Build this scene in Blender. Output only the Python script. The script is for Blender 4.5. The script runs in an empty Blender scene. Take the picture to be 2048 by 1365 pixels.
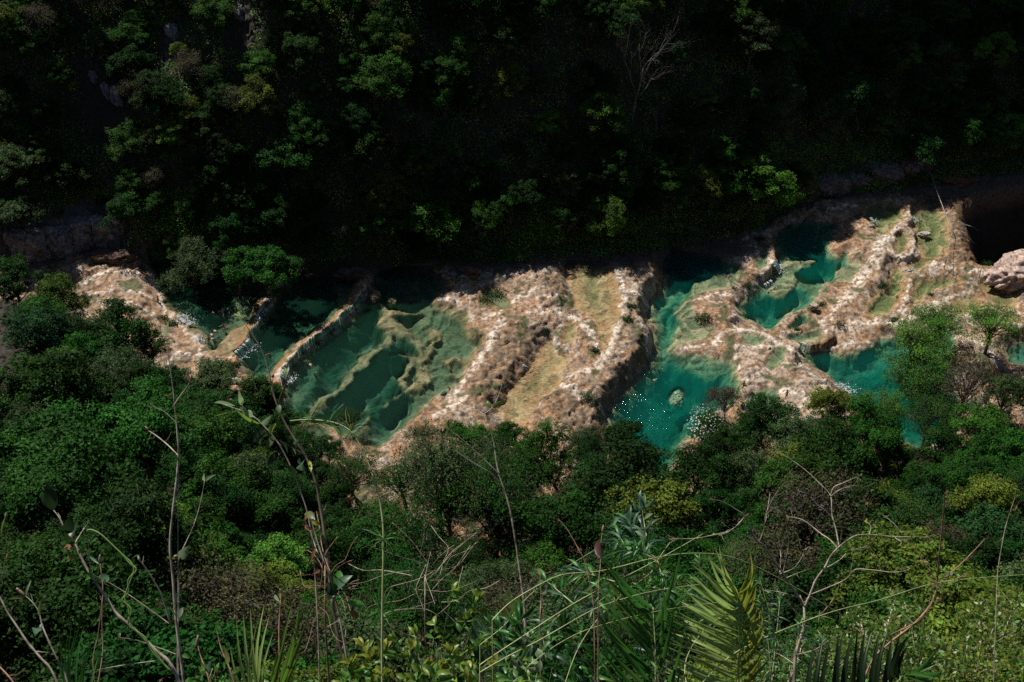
import bpy, math, random
import numpy as np
from mathutils import Vector, Matrix

# ------------------------------------------------------------------ camera, sky, sun, exposure
S = bpy.context.scene
COL = S.collection
R = math.radians
CAM_Z, PITCH, FOC = 130.0, R(38.0), 50.0
cam_d = bpy.data.cameras.new('camera'); cam = bpy.data.objects.new('camera', cam_d); COL.objects.link(cam)
cam.location = (0, 0, CAM_Z); cam.rotation_euler = (R(90) - PITCH, 0, 0)
cam_d.lens = FOC; cam_d.sensor_width = 36.0; cam_d.clip_start = 0.1; cam_d.clip_end = 6000
S.camera = cam
SUN_EL, SUN_AZ = R(50.0), R(-39.0)          # azimuth from +Y, negative = to the left
w = bpy.data.worlds.new("World"); S.world = w; w.use_nodes = True
nt = w.node_tree; bg = nt.nodes['Background']
sky = nt.nodes.new('ShaderNodeTexSky'); sky.sky_type = 'NISHITA'; sky.sun_disc = False
sky.sun_elevation = SUN_EL; sky.sun_rotation = SUN_AZ; sky.air_density = 0.7; sky.dust_density = 0.3
nt.links.new(sky.outputs[0], bg.inputs[0]); bg.inputs[1].default_value = 0.062
sl = bpy.data.lights.new('sun', 'SUN'); sl.energy = 5.0; sl.angle = R(0.5); sl.color = (1.0, 0.94, 0.86)
so = bpy.data.objects.new('sun', sl); COL.objects.link(so)
SDIR = Vector((math.sin(SUN_AZ)*math.cos(SUN_EL), math.cos(SUN_AZ)*math.cos(SUN_EL), math.sin(SUN_EL)))
so.rotation_euler = SDIR.to_track_quat('Z', 'Y').to_euler(); so.location = (-60, 60, 200)
S.view_settings.view_transform = 'Standard'; S.view_settings.look = 'None'
S.view_settings.exposure = 0.17; S.view_settings.gamma = 1.0
S.render.engine = 'CYCLES'
S.cycles.use_denoising = False      # the sun's glitter and the fine leaves must survive; 128 samples are enough
S.cycles.max_bounces = 6; S.cycles.diffuse_bounces = 2; S.cycles.glossy_bounces = 2
S.cycles.transmission_bounces = 3; S.cycles.transparent_max_bounces = 6
S.cycles.caustics_reflective = False; S.cycles.caustics_refractive = False

# ------------------------------------------------------------------ helpers
FPX = FOC / 36.0 * 2048
CPI, SPI = math.cos(PITCH), math.sin(PITCH)
def ray(px, py):
    """direction with unit depth through a pixel of the 2048 x 1365 photograph"""
    a = (px - 1024) / FPX; b = -(py - 682.5) / FPX
    return np.array([a, CPI + b*SPI, -SPI + b*CPI])
def at(px, py, z=0.0):
    d = ray(px, py); t = (z - CAM_Z) / d[2]
    return np.array([d[0]*t, d[1]*t])
def PD(px, py, dist):
    d = ray(px, py)*dist
    return Vector((d[0], d[1], CAM_Z + d[2]))
def poly(pts, z): return np.array([at(x, y, z) for x, y in pts])

def _hash(ix, iy, seed):
    h = (ix.astype(np.int64)*374761393 + iy.astype(np.int64)*668265263 + seed*974711) & 0x7fffffff
    h = ((h ^ (h >> 13))*1274126177) & 0x7fffffff
    return (h ^ (h >> 16)) & 0xffff
def pn(x, y, seed=0):
    x = np.asarray(x, float); y = np.asarray(y, float)
    ix = np.floor(x); iy = np.floor(y); fx = x-ix; fy = y-iy
    u = fx*fx*fx*(fx*(fx*6-15)+10); v = fy*fy*fy*(fy*(fy*6-15)+10)
    def g(dx, dy):
        a = _hash(ix+dx, iy+dy, seed)*(2*math.pi/65536)
        return np.cos(a)*(fx-dx) + np.sin(a)*(fy-dy)
    n = (g(0,0)*(1-u)+g(1,0)*u)*(1-v) + (g(0,1)*(1-u)+g(1,1)*u)*v
    return n*1.5
def fbm(x, y, sc, oc=4, seed=0, gain=0.5):
    s = 0; a = 1; t = 0
    for o in range(oc):
        s = s + a*pn(x/sc*2**o + 17.3*o, y/sc*2**o - 9.1*o, seed+o*7); t += a; a *= gain
    return s/t*1.3
def sst(x, a=0.0, b=1.0):
    t = np.clip((x-a)/(b-a), 0, 1); return t*t*(3-2*t)
def sdf(P, x, y):
    """signed distance to a closed polygon, positive inside"""
    n = len(P); d2 = np.full(x.shape, 1e18); ins = np.zeros(x.shape, bool)
    for i in range(n):
        ax, ay = P[i]; bx, by = P[(i+1) % n]
        ex, ey = bx-ax, by-ay
        t = np.clip(((x-ax)*ex+(y-ay)*ey)/(ex*ex+ey*ey+1e-12), 0, 1)
        d2 = np.minimum(d2, (x-ax-ex*t)**2+(y-ay-ey*t)**2)
        c = ((ay > y) != (by > y))
        with np.errstate(divide='ignore', invalid='ignore'):
            xi = ax + (y-ay)*(ex/(ey if ey else 1e-12))
        ins ^= c & (x < xi)
    d = np.sqrt(d2)
    return np.where(ins, d, -d)
def ldist(L, x, y):
    d2 = np.full(x.shape, 1e18)
    for i in range(len(L)-1):
        ax, ay = L[i]; ex, ey = L[i+1]-L[i]
        t = np.clip(((x-ax)*ex+(y-ay)*ey)/(ex*ex+ey*ey+1e-12), 0, 1)
        d2 = np.minimum(d2, (x-ax-ex*t)**2+(y-ay-ey*t)**2)
    return np.sqrt(d2)

# ------------------------------------------------------------------ the pools, traced on the photograph and laid on their own levels
POOLS = [  # name, level, depth, edge width, outline, water kind
 ('A', 8.5, 2.4, 2.6, [(300,530),(316,555),(318,583),(322,605),(350,627),(369,646),(394,668),(404,690),(413,703),(430,709),(462,716),(472,700),(498,672),(513,640),(516,622),(531,598),(528,560),(470,540),(400,528),(340,520)], 0),
 ('B', 7.6, 3.0, 2.4, [(468,712),(486,700),(507,668),(530,628),(545,605),(555,575),(600,552),(660,545),(712,552),(722,571),(716,590),(708,606),(690,622),(672,640),(636,664),(598,690),(580,712),(560,738),(546,757),(541,785),(522,775),(488,746)], 0),
 ('C', 6.5, 3.6, 3.5, [(742,566),(730,590),(716,611),(690,640),(656,666),(610,698),(590,722),(572,746),(556,790),(550,830),(600,850),(640,850),(700,885),(755,902),(790,875),(825,845),(851,817),(873,795),(904,780),(922,760),(935,739),(944,720),(967,680),(966,668),(948,673),(932,655),(948,639),(935,620),(913,614),(873,611),(873,598),(904,579),(885,561),(873,545),(860,530),(800,532),(755,545)], 0),
 ('C2', 6.5, .7, 1.0, [(598,848),(640,845),(665,870),(662,905),(640,925),(612,890)], 0),
 ('C3', 6.4, .6, 1.0, [(690,918),(725,912),(728,945),(702,955)], 0),
 ('C4', 6.7, .5, 1.5, [(962,585),(985,570),(1010,588),(1022,600),(1030,618),(1000,620),(975,608)], 0),
 ('E1', 5.75, .38, 4.5, [(1125,545),(1141,583),(1147,614),(1175,636),(1191,649),(1195,677),(1200,700),(1212,703),(1225,683),(1229,655),(1241,627),(1238,589),(1231,549),(1215,525),(1180,520),(1135,520)], 2),
 ('E2', 5.45, .42, 4.5, [(1094,677),(1075,705),(1050,736),(1019,780),(995,815),(990,850),(1040,862),(1062,835),(1075,815),(1080,793),(1119,780),(1127,755),(1131,730),(1139,711),(1120,700),(1109,693),(1103,674)], 2),
 ('E3', 5.9, .3, 1.2, [(1130,646),(1148,643),(1153,660),(1146,686),(1127,690),(1121,675)], 2),
 ('G', 3.0, 4.6, 5.0, [(1326,520),(1328,555),(1316,583),(1297,605),(1291,630),(1304,655),(1302,699),(1296,724),(1271,752),(1246,777),(1221,805),(1205,840),(1215,875),(1265,920),(1280,985),(1300,1050),(1350,1085),(1362,1030),(1350,950),(1372,890),(1420,850),(1440,824),(1479,806),(1484,777),(1477,749),(1469,715),(1422,716),(1416,706),(1369,706),(1350,702),(1369,693),(1416,676),(1434,659),(1400,640),(1393,624),(1388,605),(1394,589),(1450,579),(1486,556),(1490,540),(1475,527),(1440,512),(1400,505),(1340,498)], 1),
 ('H1', 3.3, .5, 1.5, [(1500,533),(1506,522),(1518,508),(1529,492),(1541,510),(1538,530),(1520,541)], 1),
 ('H2', 3.0, .35, 1.2, [(1535,708),(1560,690),(1577,700),(1562,732),(1545,745),(1530,728)], 1),
 ('H3', 2.9, .5, 1.2, [(1500,785),(1530,770),(1556,778),(1566,795),(1560,825),(1520,815),(1490,800)], 1),
 ('H4', 3.1, .3, 1.2, [(1480,665),(1510,668),(1545,680),(1520,690),(1485,692)], 1),
 ('I', 2.0, 3.6, 3.2, [(1546,485),(1556,464),(1580,448),(1610,440),(1668,446),(1683,455),(1661,483),(1661,505),(1674,511),(1699,502),(1702,518),(1733,524),(1708,549),(1708,564),(1660,566),(1645,580),(1633,599),(1627,608),(1599,621),(1570,640),(1549,660),(1524,658),(1511,649),(1480,636),(1474,611),(1486,596),(1517,571),(1542,555),(1552,527)], 1),
 ('I3', 2.0, 1.6, 1.5, [(1574,655),(1590,636),(1602,624),(1624,634),(1618,645),(1598,656),(1580,664)], 1),
 ('I4', 1.9, .6, 1.2, [(1565,672),(1590,668),(1630,664),(1655,668),(1630,680),(1590,686),(1572,682)], 1),
 ('J1', 2.7, .6, 1.8, [(1716,416),(1752,403),(1790,410),(1813,422),(1799,443),(1771,466),(1752,461),(1743,443)], 2),
 ('J2', 2.5, .5, 1.2, [(1786,474),(1805,464),(1820,474),(1811,501),(1790,507)], 2),
 ('K', 1.9, .75, 2.5, [(1824,427),(1858,405),(1880,414),(1893,440),(1896,475),(1892,505),(1875,514),(1842,510),(1834,483),(1827,452)], 2),
 ('K2', 1.7, .6, 1.5, [(1815,527),(1837,518),(1871,520),(1852,536),(1824,545)], 2),
 ('M', 1.7, .9, 1.8, [(1786,536),(1800,540),(1815,555),(1808,583),(1793,610),(1783,622),(1752,630),(1732,618),(1746,590),(1768,572)], 2),
 ('N', 1.6, .6, 1.5, [(1832,561),(1870,556),(1908,555),(1921,565),(1877,580),(1850,595),(1830,607),(1817,612),(1824,580)], 2),
 ('O', 1.5, .25, 1.5, [(1955,568),(1980,560),(2002,561),(2034,590),(2021,618),(1990,606)], 2),
 ('O2', 1.4, .2, 1.5, [(1905,600),(1940,590),(1960,610),(1930,630),(1900,625)], 2),
 ('L', 0.8, 3.2, 3.0, [(1589,697),(1608,703),(1640,700),(1689,706),(1733,690),(1755,676),(1800,668),(1850,660),(1890,655),(1915,660),(1912,700),(1900,740),(1925,800),(1890,890),(1830,900),(1800,880),(1740,845),(1700,800),(1682,779),(1652,752),(1621,727)], 1),
 ('P', 0.4, 1.6, 2.0, [(2008,693),(2048,678),(2100,690),(2080,740),(2012,728)], 1),
]
SHELVES = [ # pool, depth, blend, outline   (algae- and sediment-covered benches lying just under the water)
 ('A', .12, 1.0, [(463,716),(503,664),(516,633),(536,596),(520,585),(510,600),(500,630),(475,649),(450,664),(425,692),(416,704)]),
 ('A', .9, 1.6, [(500,560),(530,590),(500,640),(450,672),(410,690),(430,650),(455,610),(470,570)]),
 ('B', .10, 1.0, [(705,560),(722,571),(713,602),(679,636),(641,666),(600,692),(582,715),(550,760),(536,790),(532,765),(545,730),(570,700),(600,676),(655,638),(690,605),(695,580)]),
 ('B', .7, 1.2, [(655,555),(722,571),(713,602),(679,636),(600,696),(541,780),(505,762),(540,725),(580,672),(640,635),(670,600)]),
 ('C', 1.5, 2.0, [(575,745),(600,715),(630,698),(642,715),(645,755),(610,800),(560,830)]),
 ('C', .30, 1.6, [(748,590),(773,610),(829,618),(828,630),(800,632),(810,655),(779,668),(748,656),(752,630)]),
 ('C', 1.0, 2.5, [(755,545),(873,540),(904,579),(873,598),(935,620),(966,668),(944,720),(905,780),(851,817),(800,870),(812,770),(835,720),(800,650),(830,620),(770,600)]),
 ('C', .35, 1.2, [(873,611),(935,620),(948,640),(935,660),(915,640),(890,628)]),
 ('C', .55, 3.0, [(710,830),(730,812),(756,808),(760,830),(750,864),(765,900),(700,880),(690,850)]),
 ('C', .12, .8, [(742,566),(722,580),(720,600),(740,590),(752,575)]),
 ('G', .35, 1.6, [(1380,560),(1438,535),(1490,540),(1492,560),(1450,578),(1391,593),(1385,611),(1400,645),(1436,660),(1369,695),(1345,701),(1335,674),(1347,643),(1340,625),(1353,605),(1375,589)]),
 ('G', 1.2, 1.6, [(1330,560),(1380,545),(1370,590),(1335,625),(1330,690),(1345,720),(1310,730),(1303,660),(1318,620)]),
 ('G', .95, 1.6, [(1353,703),(1469,711),(1478,735),(1450,748),(1415,765),(1385,752),(1352,740),(1345,722)]),
 ('G', .25, .8, [(1410,700),(1472,708),(1470,720),(1440,722),(1418,716)]),
 ('I', .40, 1.3, [(1558,505),(1572,503),(1589,514),(1627,519),(1630,530),(1596,546),(1608,555),(1583,596),(1555,604),(1524,586),(1533,565),(1555,549),(1562,527)]),
 ('I', .7, 1.3, [(1596,550),(1645,562),(1636,600),(1605,585),(1590,570)]),
 ('I', .25, 1.2, [(1668,535),(1702,522),(1733,524),(1708,568),(1640,572),(1665,558)]),
 ('I', .3, 1.0, [(1549,660),(1570,640),(1599,621),(1612,612),(1590,612),(1560,636),(1545,650)]),
 ('I', .5, 1.2, [(1618,470),(1640,450),(1655,452),(1630,480)]),
 ('L', .35, .9, [(1594,695),(1660,680),(1755,670),(1750,686),(1735,696),(1716,712),(1706,715),(1697,706),(1685,712),(1672,713),(1660,706),(1650,704),(1640,714),(1626,712),(1612,708)]),
 ('L', 1.4, 3.0, [(1760,680),(1910,660),(1905,730),(1830,760),(1760,740)]),
]
RIDGES = [ # pool, depth of crest, half width, line
 ('C', .40, 1.1, [(800,655),(763,684),(740,706),(716,733),(695,761),(666,786),(638,814),(610,835)]),
 ('C', .30, .55, [(748,595),(773,615),(829,622)]),
 ('C', .35, .8, [(800,655),(823,680),(840,706),(822,726),(811,745),(811,770)]),
 ('C', .35, .5, [(800,708),(818,714),(824,730)]),
 ('C', .25, .5, [(878,660),(876,682),(862,704),(842,728),(840,764),(824,784)]),
 ('C', .20, .5, [(895,735),(897,722),(910,713),(930,716),(944,722)]),
 ('C', .25, .4, [(900,748),(925,752),(940,742)]),
 ('C', .5, .4, [(770,810),(790,796),(810,780),(832,786)]),
 ('C', .3, .5, [(848,682),(862,676),(870,662)]),
 ('C', .6, .4, [(805,600),(818,588),(830,572),(850,552)]),
 ('C', .5, .4, [(700,580),(740,575)]),
 ('G', .15, .45, [(1345,697),(1372,692),(1412,680),(1432,664)]),
 ('G', .3, .35, [(1365,680),(1380,668),(1410,655)]),
 ('I', .2, .5, [(1575,528),(1600,520),(1626,523)]),
 ('M', .1, .4, [(1790,600),(1798,575),(1806,558)]),
]
LEV = {p[0]: p[1] for p in POOLS}
def _grow(p):
    if p[5] != 2 or p[0] in ('E1', 'E2'): return p
    cx_ = sum(q[0] for q in p[4])/len(p[4]); cy_ = sum(q[1] for q in p[4])/len(p[4])
    return p[:4] + ([(cx_+(a-cx_)*1.13, cy_+(b-cy_)*1.13) for a, b in p[4]], p[5])
POOLS = [_grow(p) for p in POOLS]
WP = {p[0]: poly(p[4], p[1]) for p in POOLS}
ROCKPTS = [(230,600,9.9),(330,690,9.4),(180,560,10.2),(100,640,10.5),(380,690,8.9),(505,625,8.6),(495,655,8.55),(640,660,7.65),(590,700,7.65),(700,600,7.65),
 (1000,640,6.7),(960,760,6.65),(1080,580,6.8),(1040,600,6.8),(900,820,6.7),(1010,700,6.6),(820,900,6.6),(760,960,6.6),(680,1000,6.8),(900,900,6.4),(1060,640,6.5),(1150,720,5.8),(1160,670,5.8),(1170,760,5.8),(1110,800,5.7),
 (1270,560,5.7),(1270,680,5.6),(1180,800,5.4),(1230,740,5.5),(1100,860,5.6),(1430,610,3.3),(1450,690,3.3),(1550,740,3.3),(1620,780,3.2),(1500,690,3.3),(1515,560,3.6),(1640,830,3.1),(1500,640,3.2),
 (1760,520,2.9),(1720,570,2.6),(1680,610,2.3),(1650,650,1.9),(1750,650,1.7),(1700,672,1.2),(1620,690,1.6),(1800,510,2.9),(1700,470,2.7),(1830,460,2.8),(1650,425,2.6),(1660,688,.95),(1740,672,1.0),(1800,655,1.2),
 (1950,540,2.1),(1900,590,1.9),(1980,640,1.8),(1960,700,1.6),(1930,500,1.9),(2030,600,1.9),(2030,760,1.3),(1960,760,1.4),(1000,1000,5.8),(1200,950,4.6),(1500,900,3.0),(1700,900,1.8),(1950,880,1.2)]
_rp = np.array([[*at(x, y, z), z] for x, y, z in ROCKPTS])

# banks: far bank and near bank as y(x)
FB = np.array([at(x, y, z) for x, y, z in [(-700,520,11),(-200,545,10.5),(60,520,10.5),(150,505,10),(255,505,9.5),(330,535,8.8),(450,548,8.3),(600,548,7.6),(720,540,7),(870,520,6.6),(960,508,6.6),(1100,508,6),(1250,500,5),(1340,482,3.5),(1480,455,3),(1560,430,2.4),(1640,392,2.6),(1750,368,2.4),(1850,358,2),(1960,355,0),(2100,380,-4),(2600,420,-6)]])
NB = np.array([at(x, y, z) for x, y, z in [(-700,560,12),(-100,570,11),(90,600,10.5),(170,640,10.2),(250,690,10),(340,760,9.5),(470,800,8),(540,850,7),(600,930,6.8),(640,1000,6.8),(700,1090,6.5),(850,1150,6),(1050,1160,5.5),(1250,1140,4.5),(1400,1130,3.5),(1600,1080,2.5),(1760,1010,1.5),(1900,960,1),(2050,900,.8),(2500,820,0)]])
def far_y(x): return np.interp(x, FB[:,0], FB[:,1])
def near_y(x): return np.interp(x, NB[:,0], NB[:,1])
GORGE = poly([(1930,425),(1950,412),(1985,405),(2030,395),(2200,380),(2300,440),(2200,500),(2048,525),(2005,522),(1985,528),(1962,525),(1952,500),(1944,468),(1938,446)], 1.5)

def base_level(x, y):
    sh = x.shape; X = x.ravel(); Y = y.ravel(); out = np.zeros(X.size)
    for s in range(0, X.size, 60000):
        a = X[s:s+60000, None]-_rp[None,:,0]; b = Y[s:s+60000, None]-_rp[None,:,1]
        wt = 1/(a*a+b*b+1.0)**2
        out[s:s+60000] = (wt*_rp[None,:,2]).sum(1)/wt.sum(1)
    return out.reshape(sh)
def terr_banks(x, y, base):
    """river bed level in, valley sides out"""
    wob = fbm(x, y, 14, 3, 41)*2.0
    df = y - (far_y(x) + wob)
    big = fbm(x, y, 34, 3, 5)*5.0 + fbm(x, y, 9, 3, 6)*1.5
    hf = np.interp(df, [0, 1.2, 4, 20, 60, 120, 170, 400], [0, 2.6, 5.2, 25.5, 77, 150, 185, 210]) + big*sst(df, 2, 14)
    hf = hf - np.interp(x, [25, 50], [0, 1])*np.interp(df, [0, 5, 20, 40], [0, 2.0, 8, 5])
    hf = hf - np.interp(x, [-10, 25], [1, 0])*np.clip(df-10, 0, 60)*.25 - np.interp(x, [10, 30], [0, 1])*np.clip(df-22, 0, 60)*.10
    dn = (near_y(x) + wob*.6) - y
    t = dn/np.maximum(near_y(x), 30)
    hn = np.interp(t, [0, .04, .18, .5, .80, .93, .975, 1.0, 1.3, 2.5], [0, 1.2, 9, 46, 88, 113, 124.6, 128.3, 130.5, 150]) 
    hn = hn*np.interp(base, [0, 12], [1, .93]) + (fbm(x, y, 22, 3, 8)*2.5)*sst(t, .05, .2)*(1-sst(t, .8, .93))
    z = base + np.where(df > 0, hf, 0) + np.where(dn > 0, hn, 0)
    return z, df, dn
# ------------------------------------------------------------------ materials
def newmat(name):
    m = bpy.data.materials.new(name); m.use_nodes = True
    return m, m.node_tree, m.node_tree.nodes['Principled BSDF']
def nd(nt, t, **kw):
    n = nt.nodes.new(t)
    for k, v in kw.items(): setattr(n, k, v)
    return n
def rock_mat(name, attr='tone', bump=.6, scale=2.2, dist=.13, fleck=.75):
    m, nt, p = newmat(name); L = nt.links.new
    at_ = nd(nt, 'ShaderNodeAttribute', attribute_name=attr)
    geo = nd(nt, 'ShaderNodeNewGeometry')
    n1 = nd(nt, 'ShaderNodeTexNoise'); n1.inputs['Scale'].default_value = scale; n1.inputs['Detail'].default_value = 9; n1.inputs['Roughness'].default_value = .72
    n2 = nd(nt, 'ShaderNodeTexNoise'); n2.inputs['Scale'].default_value = scale*3.1; n2.inputs['Detail'].default_value = 4
    L(geo.outputs['Position'], n1.inputs['Vector']); L(geo.outputs['Position'], n2.inputs['Vector'])
    mr = nd(nt, 'ShaderNodeMapRange'); mr.inputs[1].default_value = .3; mr.inputs[2].default_value = .7; mr.inputs[3].default_value = .68; mr.inputs[4].default_value = 1.3
    L(n1.outputs['Fac'], mr.inputs[0])
    mx = nd(nt, 'ShaderNodeVectorMath', operation='SCALE'); L(at_.outputs['Vector'], mx.inputs[0]); L(mr.outputs[0], mx.inputs['Scale'])
    n3 = nd(nt, 'ShaderNodeTexNoise'); n3.inputs['Scale'].default_value = scale*.78; n3.inputs['Detail'].default_value = 8; n3.inputs['Roughness'].default_value = .64; n3.inputs['Distortion'].default_value = .35
    mp = nd(nt, 'ShaderNodeMapping'); mp.inputs['Rotation'].default_value = (0, 0, .5); mp.inputs['Scale'].default_value = (1.25, .8, 1.4); L(geo.outputs['Position'], mp.inputs[0]); L(mp.outputs[0], n3.inputs['Vector'])
    lum = nd(nt, 'ShaderNodeSeparateXYZ'); L(mx.outputs[0], lum.inputs[0])
    lm = nd(nt, 'ShaderNodeMapRange'); lm.inputs[1].default_value = .20; lm.inputs[2].default_value = .62; L(lum.outputs[0], lm.inputs[0])
    dk = nd(nt, 'ShaderNodeMapRange'); dk.inputs[1].default_value = .40; dk.inputs[2].default_value = .46; dk.inputs[3].default_value = fleck; dk.inputs[4].default_value = 0; L(n3.outputs['Fac'], dk.inputs[0])
    pk = nd(nt, 'ShaderNodeMapRange'); pk.inputs[1].default_value = .55; pk.inputs[2].default_value = .60; pk.inputs[4].default_value = fleck; L(n3.outputs['Fac'], pk.inputs[0])
    pf = nd(nt, 'ShaderNodeMath', operation='MULTIPLY'); L(pk.outputs[0], pf.inputs[0]); L(lm.outputs[0], pf.inputs[1])
    dkm = nd(nt, 'ShaderNodeMath', operation='MULTIPLY'); L(dk.outputs[0], dkm.inputs[0]); L(at_.outputs['Alpha'], dkm.inputs[1])
    pfm = nd(nt, 'ShaderNodeMath', operation='MULTIPLY'); L(pf.outputs[0], pfm.inputs[0]); L(at_.outputs['Alpha'], pfm.inputs[1])
    c1 = nd(nt, 'ShaderNodeMixRGB', blend_type='MULTIPLY'); c1.inputs[2].default_value = (.30, .25, .21, 1); L(dkm.outputs[0], c1.inputs[0]); L(mx.outputs[0], c1.inputs[1])
    c2 = nd(nt, 'ShaderNodeMixRGB'); c2.inputs[2].default_value = (.74, .64, .53, 1); L(pfm.outputs[0], c2.inputs[0]); L(c1.outputs[0], c2.inputs[1])
    L(c2.outputs[0], p.inputs['Base Color'])
    add = nd(nt, 'ShaderNodeMath', operation='ADD'); L(n1.outputs['Fac'], add.inputs[0]); L(n2.outputs['Fac'], add.inputs[1])
    b = nd(nt, 'ShaderNodeBump'); b.inputs['Strength'].default_value = bump; b.inputs['Distance'].default_value = dist
    L(add.outputs[0], b.inputs['Height']); L(b.outputs[0], p.inputs['Normal'])
    p.inputs['Roughness'].default_value = .75; p.inputs['Specular IOR Level'].default_value = .3
    return m
def water_mat(name, absorb, scat, scat_amt, rough=.045, bump=.35):
    m = bpy.data.materials.new(name); m.use_nodes = True; nt = m.node_tree; nt.nodes.clear(); L = nt.links.new
    out = nd(nt, 'ShaderNodeOutputMaterial')
    at_ = nd(nt, 'ShaderNodeAttribute', attribute_name='depth')
    comb = nd(nt, 'ShaderNodeCombineXYZ')
    for i in range(3):
        mu = nd(nt, 'ShaderNodeMath', operation='MULTIPLY'); mu.inputs[1].default_value = -absorb[i]*1.25
        L(at_.outputs['Fac'], mu.inputs[0])
        ex = nd(nt, 'ShaderNodeMath', operation='EXPONENT'); L(mu.outputs[0], ex.inputs[0]); L(ex.outputs[0], comb.inputs[i])
    tr = nd(nt, 'ShaderNodeBsdfTransparent'); L(comb.outputs[0], tr.inputs[0])
    df = nd(nt, 'ShaderNodeBsdfDiffuse'); df.inputs[0].default_value = (*scat, 1)
    mu = nd(nt, 'ShaderNodeMath', operation='MULTIPLY'); mu.inputs[1].default_value = -scat_amt; L(at_.outputs['Fac'], mu.inputs[0])
    ex = nd(nt, 'ShaderNodeMath', operation='EXPONENT'); L(mu.outputs[0], ex.inputs[0])
    inv = nd(nt, 'ShaderNodeMath', operation='SUBTRACT'); inv.inputs[0].default_value = 1; L(ex.outputs[0], inv.inputs[1])
    m1 = nd(nt, 'ShaderNodeMixShader'); L(inv.outputs[0], m1.inputs[0]); L(tr.outputs[0], m1.inputs[1]); L(df.outputs[0], m1.inputs[2])
    geo = nd(nt, 'ShaderNodeNewGeometry')
    mp = nd(nt, 'ShaderNodeMapping'); mp.inputs['Scale'].default_value = (.7, 1.5, 1); mp.inputs['Rotation'].default_value = (0, 0, .5); L(geo.outputs['Position'], mp.inputs[0])
    n1 = nd(nt, 'ShaderNodeTexNoise'); n1.inputs['Scale'].default_value = 2.3; n1.inputs['Detail'].default_value = 3; n1.inputs['Distortion'].default_value = .6; L(mp.outputs[0], n1.inputs['Vector'])
    ch = nd(nt, 'ShaderNodeAttribute', attribute_name='chop')
    n2 = nd(nt, 'ShaderNodeTexNoise'); n2.inputs['Scale'].default_value = 3.0; n2.inputs['Detail'].default_value = 2; L(geo.outputs['Position'], n2.inputs['Vector'])
    k1 = nd(nt, 'ShaderNodeMath', operation='MULTIPLY'); L(n2.outputs['Fac'], k1.inputs[0]); L(ch.outputs['Fac'], k1.inputs[1])
    k2 = nd(nt, 'ShaderNodeMath', operation='MULTIPLY_ADD'); L(k1.outputs[0], k2.inputs[0]); k2.inputs[1].default_value = 3.4; L(n1.outputs['Fac'], k2.inputs[2])
    b = nd(nt, 'ShaderNodeBump'); b.inputs['Strength'].default_value = bump; b.inputs['Distance'].default_value = .16; L(k2.outputs[0], b.inputs['Height'])
    gl = nd(nt, 'ShaderNodeBsdfGlossy'); gl.inputs['Roughness'].default_value = rough; gl.inputs[0].default_value = (1, 1, 1, 1); L(b.outputs[0], gl.inputs['Normal'])
    fr = nd(nt, 'ShaderNodeFresnel'); fr.inputs['IOR'].default_value = 1.33; L(b.outputs[0], fr.inputs['Normal'])
    m2 = nd(nt, 'ShaderNodeMixShader'); L(fr.outputs[0], m2.inputs[0]); L(m1.outputs[0], m2.inputs[1]); L(gl.outputs[0], m2.inputs[2])
    L(m2.outputs[0], out.inputs['Surface'])
    return m
M_ROCK = rock_mat('travertine')
M_SOIL = rock_mat('forest soil', bump=.5, scale=1.2, fleck=.3)
WATER = [water_mat('green pool water', (.42,.17,.21), (.012,.055,.035), .12, bump=.3),
         water_mat('turquoise pool water', (.62,.14,.17), (.002,.115,.088), .15, bump=.45),
         water_mat('shallow run water', (.26,.15,.25), (.07,.055,.03), .05, bump=.5)]

# ------------------------------------------------------------------ river bed sheet
CELL = 0.2
gx = np.arange(-104, 104, CELL); gy = np.arange(112, 232, CELL)
X, Y = np.meshgrid(gx, gy)
WX = X + fbm(X, Y, 3.0, 4, 101)*.6; WY = Y + fbm(X, Y, 3.0, 4, 202)*.6      # warped, for natural outlines
base = base_level(X[::6, ::6], Y[::6, ::6])
def upsample(a, shape):
    iy = np.linspace(0, a.shape[0]-1.001, shape[0]) if False else np.clip(np.arange(shape[0])/6.0, 0, a.shape[0]-1.001)
    ix = np.clip(np.arange(shape[1])/6.0, 0, a.shape[1]-1.001)
    y0 = iy.astype(int); x0 = ix.astype(int); fy = (iy-y0)[:,None]; fx = (ix-x0)[None,:]
    g = lambda dy, dx: a[np.ix_(y0+dy, x0+dx)]
    return (g(0,0)*(1-fx)+g(0,1)*fx)*(1-fy)+(g(1,0)*(1-fx)+g(1,1)*fx)*fy
base = upsample(base, X.shape)
H, DF, DN = terr_banks(X, Y, base)
valley = (DF > 0) | (DN > 0)
lv = sst(np.maximum(DF, DN), -1.5, .5)
# rough travertine relief: small rimstone terraces and blocky bumps
U = X*.87 - Y*.49                          # across the dams, downstream
q = U*.24 + fbm(WX, WY, 11.0, 3, 11)*2.3 + fbm(WX, WY, 3.5, 3, 19)*.55; fr_ = q-np.floor(q)
rimA = sst(fr_, .52, .88)*(1-sst(fr_, .965, 1.0))
led = sst(fr_, .05, .92)**1.3*(1-sst(fr_, .955, 1.0))
q2 = fbm(X, Y, 2.2, 3, 12)*4; f2 = q2-np.floor(q2)
rimB = sst(f2, .7, .95)*(1-sst(f2, .96, 1.0))
rg = 1-np.abs(fbm(X, Y, 1.1, 3, 13))*2.2
n5 = fbm(X, Y, 9, 4, 14); n3 = fbm(X, Y, 3, 4, 15); n1 = fbm(X, Y, .9, 3, 16); n05 = fbm(X, Y, .45, 2, 17)
vc = 1-np.clip(np.abs(fbm(WX, WY, 1.3, 2, 81))*5, 0, 1)                 # thin crests
cr = 1-np.clip(np.abs(fbm(X, Y, 1.9, 3, 82))*7, 0, 1)                    # cracks
fine = 1-np.abs(fbm(X, Y, .62, 2, 83))*2
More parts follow.
